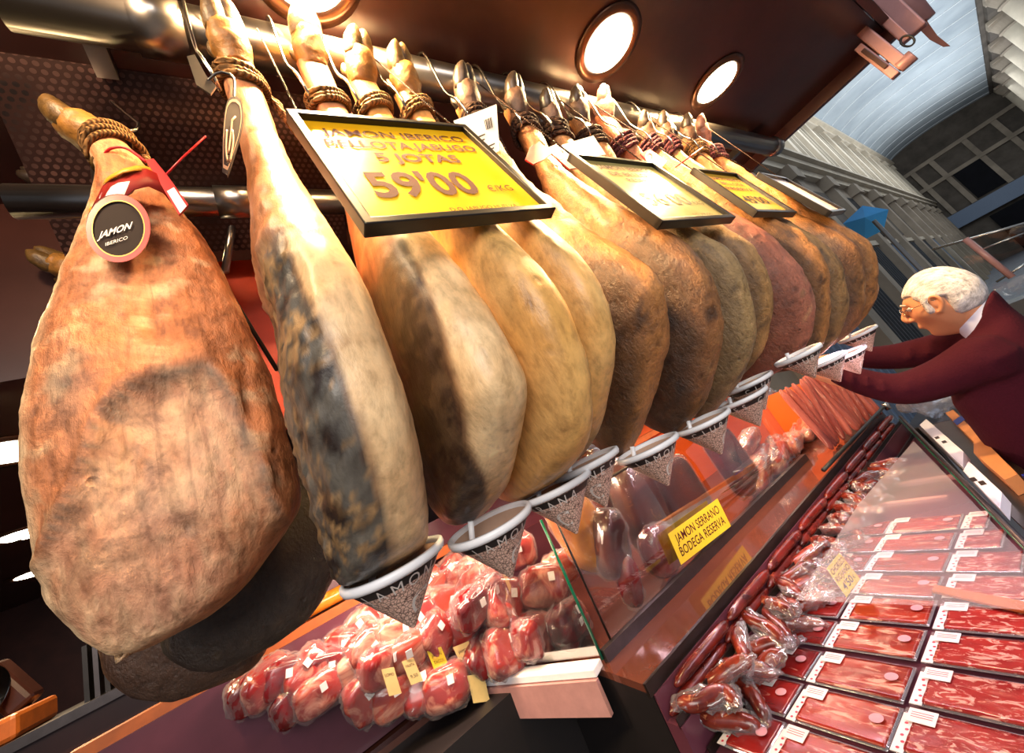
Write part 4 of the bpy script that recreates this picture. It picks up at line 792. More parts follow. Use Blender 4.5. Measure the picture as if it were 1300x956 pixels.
cut((770, 620), 1.56, (.14, .08, .20), 'meat_dark', (0, .1, .2), 'shadowed ham at the back of the shelf, under the third cone cup')
sh_ = cut((800, 740), 1.31, (.035, .04, .085), 'meat_deep', (0, .3, 0), 'small shank end wrapped in string, low behind the glass'); bd = B()
for k in range(5): bd.lathe([(.037 + .002 * math.sin(k), -.06 + k * .026 - .002), (.040, -.06 + k * .026), (.037, -.06 + k * .026 + .002)], (0, 0, 0), 20)
bd.done('string', MT['gold'], sh_, True)
bl = cut((872, 640), 1.35, (.13, .04, .17), 'meat_dark', (-.1, .08, 0), 'big dark vacuum block carrying two white tickets', e=(.35, .35), disp=.006)
for x, z in ((-.055, .09), (.02, .11)): B().box((x, -.046, z), (.055, .001, .05), Matrix.Rotation(.12, 3, 'Y')).done('ticket', MT['white_print'], bl)
bl = cut((938, 598), 1.345, (.11, .035, .165), 'meat_deep', (-.1, .06, 0), 'deep red vacuum block with one white ticket, right of the serrano sign', e=(.35, .35), disp=.006)
tk = B().box((-.04, -.041, .06), (.042, .001, .07), Matrix.Rotation(.12, 3, 'Y')).done('ticket', MT['white_print'], bl); bd = B()
for k in range(4): bd.box((-.04, -.0418, .035 + k * .012), (.03, .0003, .002), Matrix.Rotation(.12, 3, 'Y'))
bd.done('ticket_print', MT['ink'], tk)
for k, (u, v, Y) in enumerate([(970, 610, 1.34), (995, 590, 1.34), (1010, 570, 1.36), (985, 575, 1.43), (1035, 560, 1.38), (965, 580, 1.46), (1020, 545, 1.44), (950, 560, 1.5)]):
    cut((u, v), Y, (.16, .05, .045), 'fatty', (.2, -.25 + .1 * (k % 3), .2), f'streaky pink meat strip, {ORD[k]} of the pile right of the deep red block', film='film_thick', disp=.016)
bag = cut((990, 525), 1.68, (.17, .04, .16), 'fatty', (-.15, .1, 0), 'clear bag of meat with dark lettering, leaning on the orange panel', film='film_thick', disp=.02)
bd = B(); put_text(bd, 'TJARE', .06, lambda x, y: (x + .02, -.066, y + .06), .16, .0); bd.done('bag_lettering', MT['ink'], bag)
fu0 = None
for k in range(13):
    u = 1012 + k * 8.2; v = 524 + k * 1.2 - .0 * k; p = atY(u, v, 1.42 - .004 * k)
    if fu0 is None:
        P = [Vector(q) for q in catmull([(0, 0, -.188), (.005, 0, -.08), (-.003, 0, .08), (0, 0, .188)], 16)]; fu0 = B().tube(P, [.006, .014, .017, .018, .018, .018, .018, .018, .018, .018, .018, .018, .018, .017, .013, .005], 12).done('dry_sausage', MT['fuet'], None, True); o = fu0
    else: o = fu0.copy(); C.objects.link(o)
    o.location = (2.33 + k * .04, 1.135 - .0095 * k, SZ + .192); o.rotation_euler = (-.10, .03 * (k % 3 - 1), k * 1.1); tag(o, f'long pink dry sausage standing at the far end of the shelf, {ORD[k]} from the left', 'sausage', 'dry sausages standing in a row')
def quad_sign(name, Q, y, mat, lines, label, cat='sign', th=.0015, y2=None):
    P3 = [Vector(atY(u, v, y if (i < 2 or y2 is None) else y2)) for i, (u, v) in enumerate(Q)]; n = (P3[1] - P3[0]).cross(P3[3] - P3[0]).normalized(); n = n if n.y < 0 else -n
    o = B().plate(P3, th, -n).done(name, MT[mat]); tag(o, label, cat)
    w, h = (P3[1] - P3[0]).length, (P3[3] - P3[0]).length
    for txt, a, b2, size, wd, ink, bold in lines:
        bd = B(); put_text(bd, txt, size * h, lambda x, y_: (lambda A, D: (P3[0] * (1 - A) + P3[1] * A) * (1 - D) + (P3[3] * (1 - A) + P3[2] * A) * D + n * .0006)(a + x / w, b2 - y_ / h), wd * w if wd else None, bold); bd.done('lettering', MT[ink], o)
    return o
quad_sign('price_card', [(848, 678), (911, 633), (928, 668), (865, 717)], 1.206, 'tag_yellow', [('JAMON SERRANO', .5, .30, .40, .86, 'red_ink', .01), ('BODEGA RESERVA', .5, .70, .40, .88, 'red_ink', .01)], 'yellow card reading JAMON SERRANO at the foot of the glass pane')
quad_sign('price_card', [(1050, 722), (1066, 702), (1092, 735), (1075, 758)], .83, 'tag_yellow', [('CHORIZO', .5, .20, .26, .9, 'red_ink', .01), ('RIOJANO', .5, .46, .26, .9, 'red_ink', .01), ("4'50", .42, .77, .34, .6, 'ink', .015), ('€', .82, .80, .16, .1, 'ink', 0)], 'small yellow card reading CHORIZO RIOJANO standing on the sliced packs')
small = [('13,50', .5, .75, .22, .7, 'ink', 0), ('LOMO', .5, .25, .16, .7, 'red_ink', 0)]
quad_sign('price_card', [(484, 850), (500, 847), (510, 880), (494, 884)], 1.66, 'tag_cream', [('LOMO', .5, .25, .16, .7, 'red_ink', 0)], 'cream price card, leftmost of the five in front of the meat packs')
quad_sign('price_card', [(510, 840), (525, 835), (537, 864), (522, 870)], 1.66, 'tag_cream', [('PALETA', .5, .25, .16, .7, 'red_ink', 0), ('9,50', .5, .7, .2, .6, 'ink', 0)], 'cream price card, second from the left before the meat packs')
quad_sign('price_card', [(542, 827), (560, 821), (575, 858), (557, 865)], 1.66, 'tag_yellow', [('JAMON', .5, .2, .14, .7, 'red_ink', 0), ('TACOS', .5, .42, .14, .7, 'red_ink', 0), ('12,50', .5, .72, .2, .6, 'ink', 0)], 'bright yellow price card in the middle before the meat packs')
quad_sign('price_card', [(575, 822), (595, 814), (611, 852), (592, 857)], 1.66, 'tag_cream', [('JAMON', .5, .22, .14, .7, 'red_ink', 0), ('19,50', .5, .62, .22, .7, 'ink', 0)], 'cream price card reading 19,50 beside the end glass')
quad_sign('price_card', [(593, 858), (614, 855), (622, 890), (601, 893)], 1.62, 'tag_cream', [], 'cream price card below the 19,50 card, cut by the lower edge')

# heaps of vacuum packed meat at the near end
hp_ = [meat_pack('meat_pack', 'meat', m, s, 20 + i, True, 'film', (.6, .55), .014, 16) for i, (m, s) in enumerate([('meat_pink', (.085, .06, .065)), ('meat_pink', (.07, .055, .075)), ('meat_deep', (.08, .055, .06)), ('fatty', (.075, .055, .06))])]; uh = [0] * 4
def heap(spots, what, group, seed):
    rnd = random.Random(seed)
    for i, (u, v, Y, k, sc) in enumerate(spots):
        o = hp_[k] if not uh[k] else dup(hp_[k]); uh[k] = 1; p = atY(u, v, Y); p[2] = max(p[2], SZ + .075 * sc); o.scale = (sc, sc, sc)
        place(o, p, (rnd.uniform(-.3, .3), rnd.uniform(-.5, .5), rnd.uniform(-.5, .5)), what.format(ORD[i]), group)
heap([(605, 722, 1.72, 3, 1), (655, 700, 1.66, 0, 1), (690, 745, 1.53, 0, 1.1), (640, 765, 1.60, 1, 1.1), (600, 770, 1.62, 2, 1), (725, 800, 1.43, 2, 1), (680, 805, 1.50, 0, 1), (640, 825, 1.58, 1, 1), (610, 830, 1.66, 2, .9), (712, 720, 1.56, 3, 1), (670, 755, 1.6, 2, 1), (740, 840, 1.42, 2, .85)], 'shrink-wrapped ham chunk behind the green-edged end glass, {} from the top left', 'shrink-wrapped chunks behind the end glass', 3)
heap([(572, 730, 1.84, 0, 1), (545, 745, 1.84, 3, 1), (515, 765, 1.83, 1, 1), (490, 785, 1.84, 3, 1), (465, 800, 1.84, 1, 1), (560, 765, 1.78, 3, 1), (530, 785, 1.77, 0, 1), (500, 805, 1.76, 3, 1), (470, 825, 1.76, 1, 1), (580, 795, 1.74, 0, 1), (550, 808, 1.72, 1, 1), (515, 828, 1.72, 3, 1), (485, 840, 1.73, 0, 1), (455, 845, 1.78, 3, 1), (590, 765, 1.76, 1, .9), (440, 820, 1.84, 0, .9), (535, 870, 1.72, 1, 1), (500, 880, 1.74, 3, 1), (465, 880, 1.76, 1, 1), (570, 880, 1.68, 0, 1)], 'wrapped streaky ham cube in the open heap by the end glass, {} from top right', 'wrapped ham cubes in the open heap', 4)
heap([(415, 845, 1.80, 2, .9), (390, 852, 1.80, 0, .9), (365, 858, 1.80, 2, .9), (340, 865, 1.82, 0, .9), (405, 875, 1.78, 0, .9), (375, 885, 1.8, 2, .9), (320, 872, 1.84, 2, .9)], 'raw-looking red meat parcel low under the rear ham, {} from the right', 'red meat parcels under the rear ham', 6)
for k in range(3):
    P = [Vector(q) for q in catmull([(-.16, 0, 0), (-.08, .004, .004), (.08, -.004, .004), (.16, 0, 0)], 12)]
    o = B().tube(P, [.006, .02, .026, .028, .028, .028, .028, .028, .028, .026, .02, .006], 14).done('golden_sausage', MT['golden'], None, True); p = [(-.02, 1.925, 1.632), (.30, 1.925, 1.632), (-.34, 1.925, 1.632)][k]; o.location = p
    tag(o, ['golden sausage on the orange ledge behind the front cup', 'golden sausage on the orange ledge nearest the front cup, right end', 'golden sausage on the orange ledge behind the rear ham'][k], 'sausage', 'golden sausages on the ledge')

# outside the front glass: ledge, white boxes, carton
B().plate([(x, yb(x) - d, 1.03) for x, d in [(1.4, .03), (2.75, .03), (2.75, .16), (1.4, .16)]], .02, (0, 0, 1)).done('counter_ledge', MT['steel'], ctr)
def flat_box(name, pts, z0, z1, mat, label, group=None):
    o = B().plate([(x, y, z0) for x, y in pts], z1 - z0, (0, 0, 1)).done(name, MT[mat]); return tag(o, label, 'box', group)
w1 = flat_box('white_box', [(2.66, .845), (2.74, .83), (2.13, .62), (1.97, .606)], 1.051, 1.085, 'white_card', 'flat white cardboard box outside the front glass, farther of two', 'white boxes on the ledge')
w2 = flat_box('white_box', [(1.93, .600), (2.02, .595), (1.71, .490), (1.60, .487)], 1.051, 1.085, 'white_card', 'flat white cardboard box outside the front glass, nearer of two', 'white boxes on the ledge')
for w_, c2 in ((w1, ((2.38, .735), (2.30, .70))), (w2, ((1.84, .565), (1.80, .54)))):
    bd = B()
    for x, y in c2: bd.box((x, y, 1.0855), (.035, .014, .001), Matrix.Rotation(.33, 3, 'Z'))
    bd.done('box_print', MT['ink'], w_)
cb = thing('carton', 'flat brown cardboard carton with a blue printed strip in front of the man\'s belly', 'box', (2.2, .6, 1.051))
B().plate([(2.70, .74, 1.051), (2.17, .585, 1.051), (2.05, .575, 1.051), (1.76, .478, 1.051), (1.79, .452, 1.051), (2.72, .712, 1.051)], .05, (0, 0, 1)).done('carton_body', MT['carton'], cb)
B().plate([(2.52, .689, 1.1012), (2.44, .665, 1.1012), (2.50, .645, 1.1012), (2.58, .667, 1.1012)], .0006, (0, 0, 1)).done('printed_strip', MT['navy'], cb)
fo = B().box((1.84, .44, 1.058), (.10, .03, .014), Matrix.Rotation(.34, 3, 'Z')).done('blue_folder', MT['navy']); tag(fo, 'bright blue folder edge below the carton', 'folder')
bgp = thing('plastic_bag', 'crumpled bluish clear plastic bag behind the counter corner under the sleeve', 'bag', (3.05, .86, 1.0)); V, F = blob(40, 24, .22, .14, .12, .9, .9, .05, 9, 4, True); mk('bag_film', [Vector(v) + Vector((3.1, .84, 1.13)) for v in V], F, MT['bag'], bgp)
tb = thing('steel_table', 'steel side table beyond the counter corner', 'table', (3.3, .7, 0)); B().box((3.35, .65, .975), (.75, .75, .04), None, .006).done('tabletop', MT['steel'], tb)
for sx in (-.33, .33):
    for sy in (-.33, .33): B().box((3.35 + sx, .65 + sy, .478), (.04, .04, .955)).done('leg', MT['steel'], tb)
sc_ = thing('glass_screen', 'glass counter screen with bright edges far behind the man\'s head', 'screen', (5, .4, 0)); q = [Vector(atX(u, v, 5)) for u, v in [(1183, 317), (1320, 278), (1330, 400), (1250, 420)]]
B().plate(q, .01, (1, 0, 0)).done('pane', MT['sheet'], sc_); B().tube([q[0], q[1]], .010, 8).done('pane_edge', MT['chrome'], sc_, True); B().tube([atX(1225, 303, 4.98), atX(1285, 352, 4.98)], .022, 8).done('screen_bar', MT['lip'], sc_, True); B().tube([atX(1243, 318, 4.98), atX(1300, 296, 4.98)], .006, 8).done('pane_edge', MT['chrome'], sc_, True)
B().tube([atX(1265, 358, 5), atX(1310, 330, 5)], .008, 8).done('pane_edge', MT['chrome'], sc_, True); B().box((5.05, .30, .62), (.3, 1.0, 1.24)).done('screen_base', MT['shutter'], sc_)

# dim clutter at the back of the stall, left of the broad ham
cbn = thing('back_cabinet', 'dark cabinet deep in the stall at the lower left', 'cabinet', (-1.6, 3.2, 0)); B().box((-1.55, 3.25, .82), (2.2, .7, 1.64)).done('cabinet_body', MT['canopy'], cbn); B().box((-1.55, 3.23, 1.66), (2.26, .76, .04)).done('cabinet_top', MT['grey_rail'], cbn)
slc = thing('meat_slicer', 'brown and steel meat slicer on the dark cabinet left of the broad ham', 'slicer', (-1.42, 3.1, 1.68)); L = Vector((-1.42, 3.1, 1.68))
B().box(L + Vector((0, 0, .05)), (.42, .34, .10), None, .02).done('slicer_base', MT['wood'], slc); B().box(L + Vector((.08, .08, .22)), (.1, .12, .26), Matrix.Rotation(-.5, 3, 'Y'), .02).done('slicer_motor', MT['canopy'], slc)
B().lathe([(0, -.01), (.15, -.008), (.155, 0), (.15, .008), (0, .01)], L + Vector((-.02, -.06, .24)), 40, Matrix.Rotation(1.2, 3, 'X') @ Matrix.Rotation(.4, 3, 'Y')).done('blade', MT['blade'], slc, True); B().box(L + Vector((-.18, -.05, .16)), (.2, .22, .02), Matrix.Rotation(.3, 3, 'Y')).done('carriage', MT['steel'], slc)
wb = B().box((-1.86, 3.0, 1.79), (.2, .16, .22), None, .01).done('white_tub', MT['white']); tag(wb, 'white tub on the dark cabinet in the lower left corner', 'tub')
sp2 = thing('slatted_rack', 'slatted grey rack on the dark cabinet just left of the lowest ham', 'rack', (-1.0, 3.05, 1.68)); 
for k in range(6): B().box((-1.02 + k * .035, 3.05, 1.80), (.018, .12, .24)).done('rack_slat', MT['grey_rail' if k % 2 else 'black'], sp2)

# ------------------------------------------------------------------ the man at the far end of the counter (faces +Y, seen from his left)
man = thing('person', 'white-haired man in glasses and burgundy sweater reaching under the far hams', 'person', (2.2, .38, 0))
HX = 2.17
def ell(c, hx, hy, n=28, tilt=0, e=.9):
    out = []
    for k in range(n):
        a = 2 * PI * k / n; x = math.copysign(abs(math.cos(a)) ** e, math.cos(a)) * hx; y = math.copysign(abs(math.sin(a)) ** e, math.sin(a)) * hy; out.append(Vector(c) + Vector((x, y, y * tilt)))
    return out
def loft(rings):
    n = len(rings[0]); V = [v for r in rings for v in r]; F = [[i * n + k, i * n + (k + 1) % n, (i + 1) * n + (k + 1) % n, (i + 1) * n + k] for i in range(len(rings) - 1) for k in range(n)]
    F.append(list(range(n))[::-1]); F.append([(len(rings) - 1) * n + k for k in range(n)]); return V, F
def limb(bd, pts, rad, n=18, m=26):
    P = [Vector(p) for p in catmull(pts, m)]; R = [float(np.interp(i / (m - 1), np.linspace(0, 1, len(rad)), rad)) for i in range(m)]; bd.tube(P, R, n); bd.lathe([(0, -rad[0] * .98), (rad[0] * .7, -rad[0] * .7), (rad[0], 0), (rad[0] * .7, rad[0] * .7), (0, rad[0] * .98)], P[0], 16); return bd
SHL, ELL, WRL = (2.035, .37, 1.40), (1.99, .60, 1.395), (1.945, .80, 1.575)
SHR, ELR, WRR = (2.375, .37, 1.41), (2.31, .62, 1.47), (2.20, .80, 1.575)
# head
HC = Vector((HX, .372, 1.622)); TILT = Matrix.Rotation(.06, 3, 'X')
def head_pt(th, ph):
    """th from chin(-) to crown(+), ph around; local x right, y forward, z up"""
    x, y, z = math.cos(th) * math.cos(ph), math.cos(th) * math.sin(ph), math.sin(th)
    hx = .077 - .016 * sstep(-.1, -.9, z) + .0; hyf = .096 - .010 * sstep(.2, .9, z); hyb = .104 * (1 - .42 * sstep(-.15, -.85, z))
    p = Vector((x * hx, y * (hyf if y > 0 else hyb), z * (.120 if z > 0 else .134)))
    g = lambda cx, cy, cz, s: math.exp(-(((p.x - cx) ** 2 + (p.y - cy) ** 2 + (p.z - cz) ** 2) / s ** 2))
    d = Vector((0, 0, 0)); f = 1 if y > 0 else 0
    d.y += f * (.010 * g(0, .095, .036, .030) - .011 * (g(.032, .085, .016, .017) + g(-.032, .085, .016, .017)) + .026 * g(0, .055, -.116, .032) + .012 * g(0, .085, -.064, .022) - .006 * g(0, .08, -.088, .012) - .004 * g(0, .09, -.057, .007))
    s = 1 if p.x > 0 else -1; d.x += s * (.006 * (g(s * .055, .055, -.02, .03)) - .004 * g(s * .055, .055, -.06, .025) + .006 * g(s * .05, .0, -.075, .03))
    return p + d
nu, nv = 56, 44; HV = []; 
for i in range(nv + 1):
    for j in range(nu): HV.append(head_pt(PI * (i / nv - .5) * .999, 2 * PI * j / nu))
HF = [[i * nu + j, i * nu + (j + 1) % nu, (i + 1) * nu + (j + 1) % nu, (i + 1) * nu + j] for i in range(nv) for j in range(nu)] + [list(range(nu))[::-1], [nv * nu + j for j in range(nu)]]
hw = lambda p: HC + TILT @ Vector(p)
bd = B().add([hw(p) for p in HV], HF)
bd.tube([hw(p) for p in catmull([(0, .098, .028), (0, .110, .006), (0, .118, -.012), (0, .113, -.026), (0, .098, -.032)], 12)], [.006, .0072, .008, .0085, .009, .0098, .0112, .0125, .0125, .0115, .009, .006], 14)
for s in (-1, 1):
    bd.lathe([(0, -.009), (.007, -.006), (.009, 0), (.007, .006), (0, .009)], hw((s * .0125, .102, -.028)), 10)
    # ear: curved rim, bowl and lobe
    bd.tube([hw(p) for p in catmull([(s * .076, .012, -.028), (s * .083, .0, -.022), (s * .090, -.016, .0), (s * .092, -.018, .022), (s * .088, -.004, .036), (s * .082, .010, .028), (s * .078, .014, .012)], 18)], [.0065, .0075, .0065] + [.0058] * 14 + [.005], 10)
    bd.lathe([(0, -.005), (.014, -.004), (.018, 0), (.014, .004), (0, .005)], hw((s * .081, -.002, .006)), 14, Matrix.Rotation(PI / 2, 3, 'Y') @ Matrix.Rotation(.2, 3, 'X'))
    for q, (zz, rr) in enumerate([(-.0565, .0055), (-.066, .0065)]):
        bd.tube([hw(p) for p in [(s * .001, .0955, zz), (s * .010, .094, zz), (s * .020, .088, zz + .001)]], [rr, rr * .85, rr * .4], 8)
# neck, trunk, arms, hands, legs of the continuous body
V, F = loft([ell((2.2, .37, .90), .15, .11), ell((2.2, .375, 1.1), .145, .115), ell((2.2, .375, 1.28), .16, .11), ell((2.2, .35, 1.39), .17, .09), ell((2.2, .325, 1.45), .10, .065), ell((2.185, .325, 1.49), .058, .058), ell((2.175, .335, 1.55), .054, .056), ell((2.17, .35, 1.60), .05, .05)]); bd.add(V, F)
for a in ((SHL, ELL, WRL), (SHR, ELR, WRR)): limb(bd, a, [.055, .048, .042, .036, .027])
def hand(bd, wr, fwd, up, side):
    fwd, up = Vector(fwd).normalized(), Vector(up); up = (up - fwd * up.dot(fwd)).normalized(); sd = fwd.cross(up) * side; w = Vector(wr)
    bd.tube([w - fwd * .02, w + fwd * .02, w + fwd * .05, w + fwd * .085], [.026, .028, .030, .026], 12)
    for k, (o_, ln) in enumerate([(-.030, .062), (-.010, .074), (.010, .080), (.029, .072)]):
        b0 = w + fwd * .072 + sd * -o_; P = [b0, b0 + fwd * ln * .42 - up * .004, b0 + fwd * ln * .72 - up * .020, b0 + fwd * ln * .86 - up * .042]; bd.tube([Vector(x) for x in catmull([tuple(p) for p in P], 10)], [.0098, .0098, .0096, .0094, .0092, .009, .0088, .0085, .0078, .0055], 10)
    b0 = w + fwd * .022 + sd * .024; P = [b0, b0 + fwd * .025 + sd * .022 - up * .01, b0 + fwd * .055 + sd * .026 - up * .022, b0 + fwd * .075 + sd * .02 - up * .03]; bd.tube([Vector(x) for x in catmull([tuple(p) for p in P], 10)], [.014, .0135, .013, .012, .0115, .011, .0105, .010, .009, .006], 10)
hand(bd, WRL, (.0, .50, .86), (-.2, -.86, .5), 1); hand(bd, WRR, (-.25, .9, .2), (0, -.25, 1), -1)
LEG = [[(2.2 + s * .095, .37, .92), (2.2 + s * .11, .39, .50), (2.2 + s * .12, .36, .09)] for s in (-1, 1)]
for l in LEG: limb(bd, l, [.088, .075, .055, .05, .04])
for s in (-1, 1): bd.tube([Vector((2.2 + s * .12, y, z)) for y, z in ((.31, .045), (.38, .05), (.46, .04), (.54, .028))], [.034, .042, .040, .024], 12)
body = bake(bd.done('body', MT['skin'], man, True), [('REMESH', dict(mode='VOXEL', voxel_size=.0048)), ('SMOOTH', dict(factor=.5, iterations=3))])
# hair: shell over crown, back and sides with a clean hairline, sideburns
def hairmask(p):
    front = .062 + .020 * sstep(.05, .10, p.z) - .0; side = p.y < (.030 + (p.z - .02) * .55)
    return (p.z > .062 and p.y < front + .02) or (p.z > .020 and side) or (p.z > -.058 and p.y < -.028) or (p.z > -.038 and -.03 <= p.y < .034 and p.z > -.02 and p.y > .020)
hv = []; rm = []
for p in HV:
    q = Vector(p); nrm = Vector((q.x / .077 ** 2, q.y / .10 ** 2, q.z / .12 ** 2)).normalized(); m = hairmask(q)
    puff = (.010 + .009 * sstep(-.06, .05, q.z) * sstep(.06, -.06, q.y) + .004 * fb((q.x * 1.2, q.y * 1.2, q.z), 60, 4, 2)) if m else -.004
    hv.append(hw(q + nrm * puff))
nn = nv * nu; ff = [f for f in HF if sum(hairmask(Vector(HV[i])) for i in f) >= 1]
ho = mk('hair', hv, ff, MT['hair'], man, True); ho = bake(ho, [('SUBSURF', dict(levels=1))])
for s in (-1, 1):
    bd = B().tube([hw(p) for p in catmull([(s * .014, .099, .037), (s * .03, .096, .041), (s * .050, .080, .036)], 8)], [.002, .004, .0045, .005, .0045, .004, .003, .0015], 8); bd.done('eyebrow', MT['brow'], man, True)
    B().lathe([(0, -.009), (.0075, -.006), (.011, 0), (.0075, .006), (0, .009)], hw((s * .031, .081, .016)), 14).done('eye', MT['eye'], man, True); B().lathe([(0, .0), (.005, -.001), (.005, .0)], hw((s * .031, .0915, .016)), 10, Matrix.Rotation(PI / 2, 3, 'X')).done('iris', MT['ink'], man)
# glasses
gl = B(); 
for s in (-1, 1):
    gl.tube([hw((s * .034 + .021 * math.cos(a), .108 - abs(math.cos(a) * s * .021 + s * s * .0) * .12, .012 + .016 * math.sin(a))) for a in [k * PI / 10 for k in range(20)]], .0013, 6, True); gl.tube([hw(p) for p in [(s * .055, .104, .018), (s * .078, .06, .018), (s * .084, .004, .022), (s * .084, -.012, .008)]], .0014, 6)
gl.tube([hw(p) for p in [(-.013, .108, .014), (0, .113, .018), (.013, .108, .014)]], .0012, 6); glo = gl.done('glasses', MT['chrome'], man, True)
for s in (-1, 1): mk('lens', [hw((s * .034 + .020 * math.cos(a), .107, .012 + .015 * math.sin(a))) for a in [k * PI / 10 for k in range(20)]], [list(range(20))], MT['lens'], glo, False)
# sweater
V, F = loft([ell((2.2, .40, .84), .175, .135), ell((2.2, .40, .92), .19, .155), ell((2.2, .405, 1.10), .19, .16), ell((2.2, .40, 1.26), .20, .155), ell((2.2, .375, 1.38), .205, .13), ell((2.2, .345, 1.445), .155, .10), ell((2.19, .328, 1.485), .085, .078, tilt=-.3), ell((2.185, .322, 1.512), .074, .074, tilt=-.6), ell((2.178, .315, 1.53), .068, .070, tilt=-.95)])
bd = B().add(V, F); wl2 = tuple(Vector(WRL) - Vector((-.01, .06, .03))); wr2 = tuple(Vector(WRR) - Vector((-.03, .06, .03)))
limb(bd, (SHL, ELL, wl2), [.088, .070, .063, .054, .046]); limb(bd, (SHR, ELR, wr2), [.085, .070, .062, .054, .044])
rnd = random.Random(2)
for a, b2 in ((Vector(SHL), Vector(ELL)), (Vector(ELL), Vector(wl2)), (Vector(SHR), Vector(ELR))):   # cloth folds across the sleeves
    for k in range(4):
        c = a.lerp(b2, .2 + .22 * k); bd.tube([c + Vector((-.055, -.02, .035)), c + Vector((-.062, .0, 0)), c + Vector((-.045, .025, -.04))], [.004, .012, .004], 8)
sw = bake(bd.done('sweater', MT['sweater'], man, True), [('REMESH', dict(mode='VOXEL', voxel_size=.009)), ('SMOOTH', dict(factor=.5, iterations=6))])
V, F = loft([ell((2.183, .330, 1.478), .064, .062, tilt=-.4), ell((2.178, .330, 1.515), .064, .066, tilt=-.55), ell((2.176, .334, 1.536), .058, .062, tilt=-.55)]); mk('shirt_collar', V, F[:-2], MT['shirt'], man, True)
bd = B()
for l in LEG: limb(bd, [l[0], l[1], (l[2][0], l[2][1], .075)], [.108, .095, .075, .068, .06])
V, F = loft([ell((2.2, .385, .78), .17, .115), ell((2.2, .39, .95), .172, .125)]); bd.add(V, F); bake(bd.done('trousers', MT['trouser'], man, True), [('REMESH', dict(mode='VOXEL', voxel_size=.012)), ('SMOOTH', dict(factor=.5, iterations=3))])
for s in (-1, 1):
    V, F = loft([ell((2.2 + s * .12, .42, .004), .05, .145), ell((2.2 + s * .12, .42, .03), .052, .145), ell((2.2 + s * .12, .40, .065), .047, .115), ell((2.2 + s * .12, .36, .10), .045, .06)]); mk('shoe', V, F, MT['shoe'], man, True)

# ------------------------------------------------------------------ the market hall behind
TH = math.radians(3.0); HR = Matrix.Rotation(TH, 3, 'Z')
def H(a, b2, z): return HR @ Vector((a, b2, z))
def hbox(bd, a0, a1, b0, b1, z0, z1): return bd.box(H((a0 + a1) / 2, (b0 + b1) / 2, (z0 + z1) / 2), (a1 - a0, b1 - b0, z1 - z0), HR)
struct(B().box((22, -2, -.02), (70, 22, .04)).done('floor', MT['pave']))
wl = struct(hbox(B(), 3.6, 46.5, 2.0, 2.4, 0, 10.7).done('wall_left', MT['stone']))
bd = B()
for z0, z1, d in ((5.5, 5.75, .16), (5.75, 5.95, .30), (5.95, 6.05, .42), (10.2, 10.45, .2), (10.45, 10.75, .38), (2.95, 3.1, .1)): hbox(bd, 3.6, 46.5, 2.0 - d, 2.05, z0, z1)
bd.done('cornice', MT['stone_pale'], wl)
for k in range(13):
    a = 5.2 + 3.3 * k
    o = hbox(hbox(hbox(B(), a, a + .45, 1.80, 2.02, 6.05, 10.2), a - .08, a + .53, 1.72, 2.02, 9.8, 10.2), a - .08, a + .53, 1.74, 2.02, 6.05, 6.4).done('pilaster', MT['stone_pale'], wl)
    o = hbox(hbox(B(), a, a + .5, 1.78, 2.02, 0, 5.5), a - .08, a + .58, 1.7, 2.02, 5.1, 5.5).done('pilaster', MT['stone'], wl)
    bd = B(); hbox(bd, a + 1.0, a + 2.75, 1.97, 2.03, 6.5, 9.6); bd.done('window_panel', MT['stone_dark'], wl); bd = B()
    for q in range(3): hbox(bd, a + .95 + q * .85, a + 1.07 + q * .85, 1.88, 2.02, 6.4, 9.7)
    bd.done('window_frame', MT['stone_pale'], wl)
    bd = B(); hbox(bd, a + .75, a + 3.0, 1.95, 2.03, 0, 2.9); 
    for q in range(9): hbox(bd, a + .78 + q * .26, a + .82 + q * .26, 1.91, 1.96, 0, 2.9)
    bd.done('shutter', MT['shutter'] if k % 3 else MT['steel_blue'], wl)
    bd = B(); hbox(bd, a + .8, a + 2.95, 1.96, 2.03, 3.3, 5.0); bd.done('transom', MT['dark_win'] if k % 2 else MT['stone_dark'], wl)
we = struct(hbox(B(), 46, 46.6, -5, 2.4, 0, 11.9).done('wall_end', MT['stone_dark']))
hbox(B(), 45.9, 46.05, -1.55, -.05, 4.75, 7.15).done('window_opening', MT['dark_win'], we); bd = B()
for z in (7.15, 8.9): hbox(bd, 45.8, 46.1, -4.6, 2.0, z, z + .28)
for b2 in (-1.85, .05, -3.4, 1.2): hbox(bd, 45.85, 46.1, b2, b2 + .3, 4.6, 9.0)
bd.done('stone_frame', MT['stone'], we); hbox(B(), 45.6, 46.1, -4.8, 2.0, 3.45, 4.55).done('lintel_beam', MT['steel_blue'], we); hbox(B(), 45.7, 46.1, -4.5, .25, 0, 3.2).done('door_opening', MT['dark_win'], we)
NB = 26; prof = [(2.0 - 6.6 * k / NB, 10.55 + .55 * max(0.0, math.sin(PI * (k / NB) ** .7)) ** .75) for k in range(NB + 1)]
V = []; As = [4.0 + 3.0 * i for i in range(15)]
for a in As: V += [H(a, b2, z) for b2, z in prof]
struct(mk('ceiling_vault', V, [[i * (NB + 1) + k, i * (NB + 1) + k + 1, (i + 1) * (NB + 1) + k + 1, (i + 1) * (NB + 1) + k] for i in range(len(As) - 1) for k in range(NB)], MT['vault'], None, True))
bd = B()
for i in range(22):
    a = 5.5 + 1.9 * i; bd.tube([H(a, b2, z - .01) for b2, z in prof], .022, 6)
rb_ = bd.done('trim_vault', MT['vault_line'], None, True); struct(rb_)
wr_ = struct(hbox(hbox(B(), 8, 46.5, -5.0, -4.25, 10.35, 11.4), 8, 46.5, -4.5, -4.1, 10.6, 10.9).done('wall_right', MT['stone_dark']))
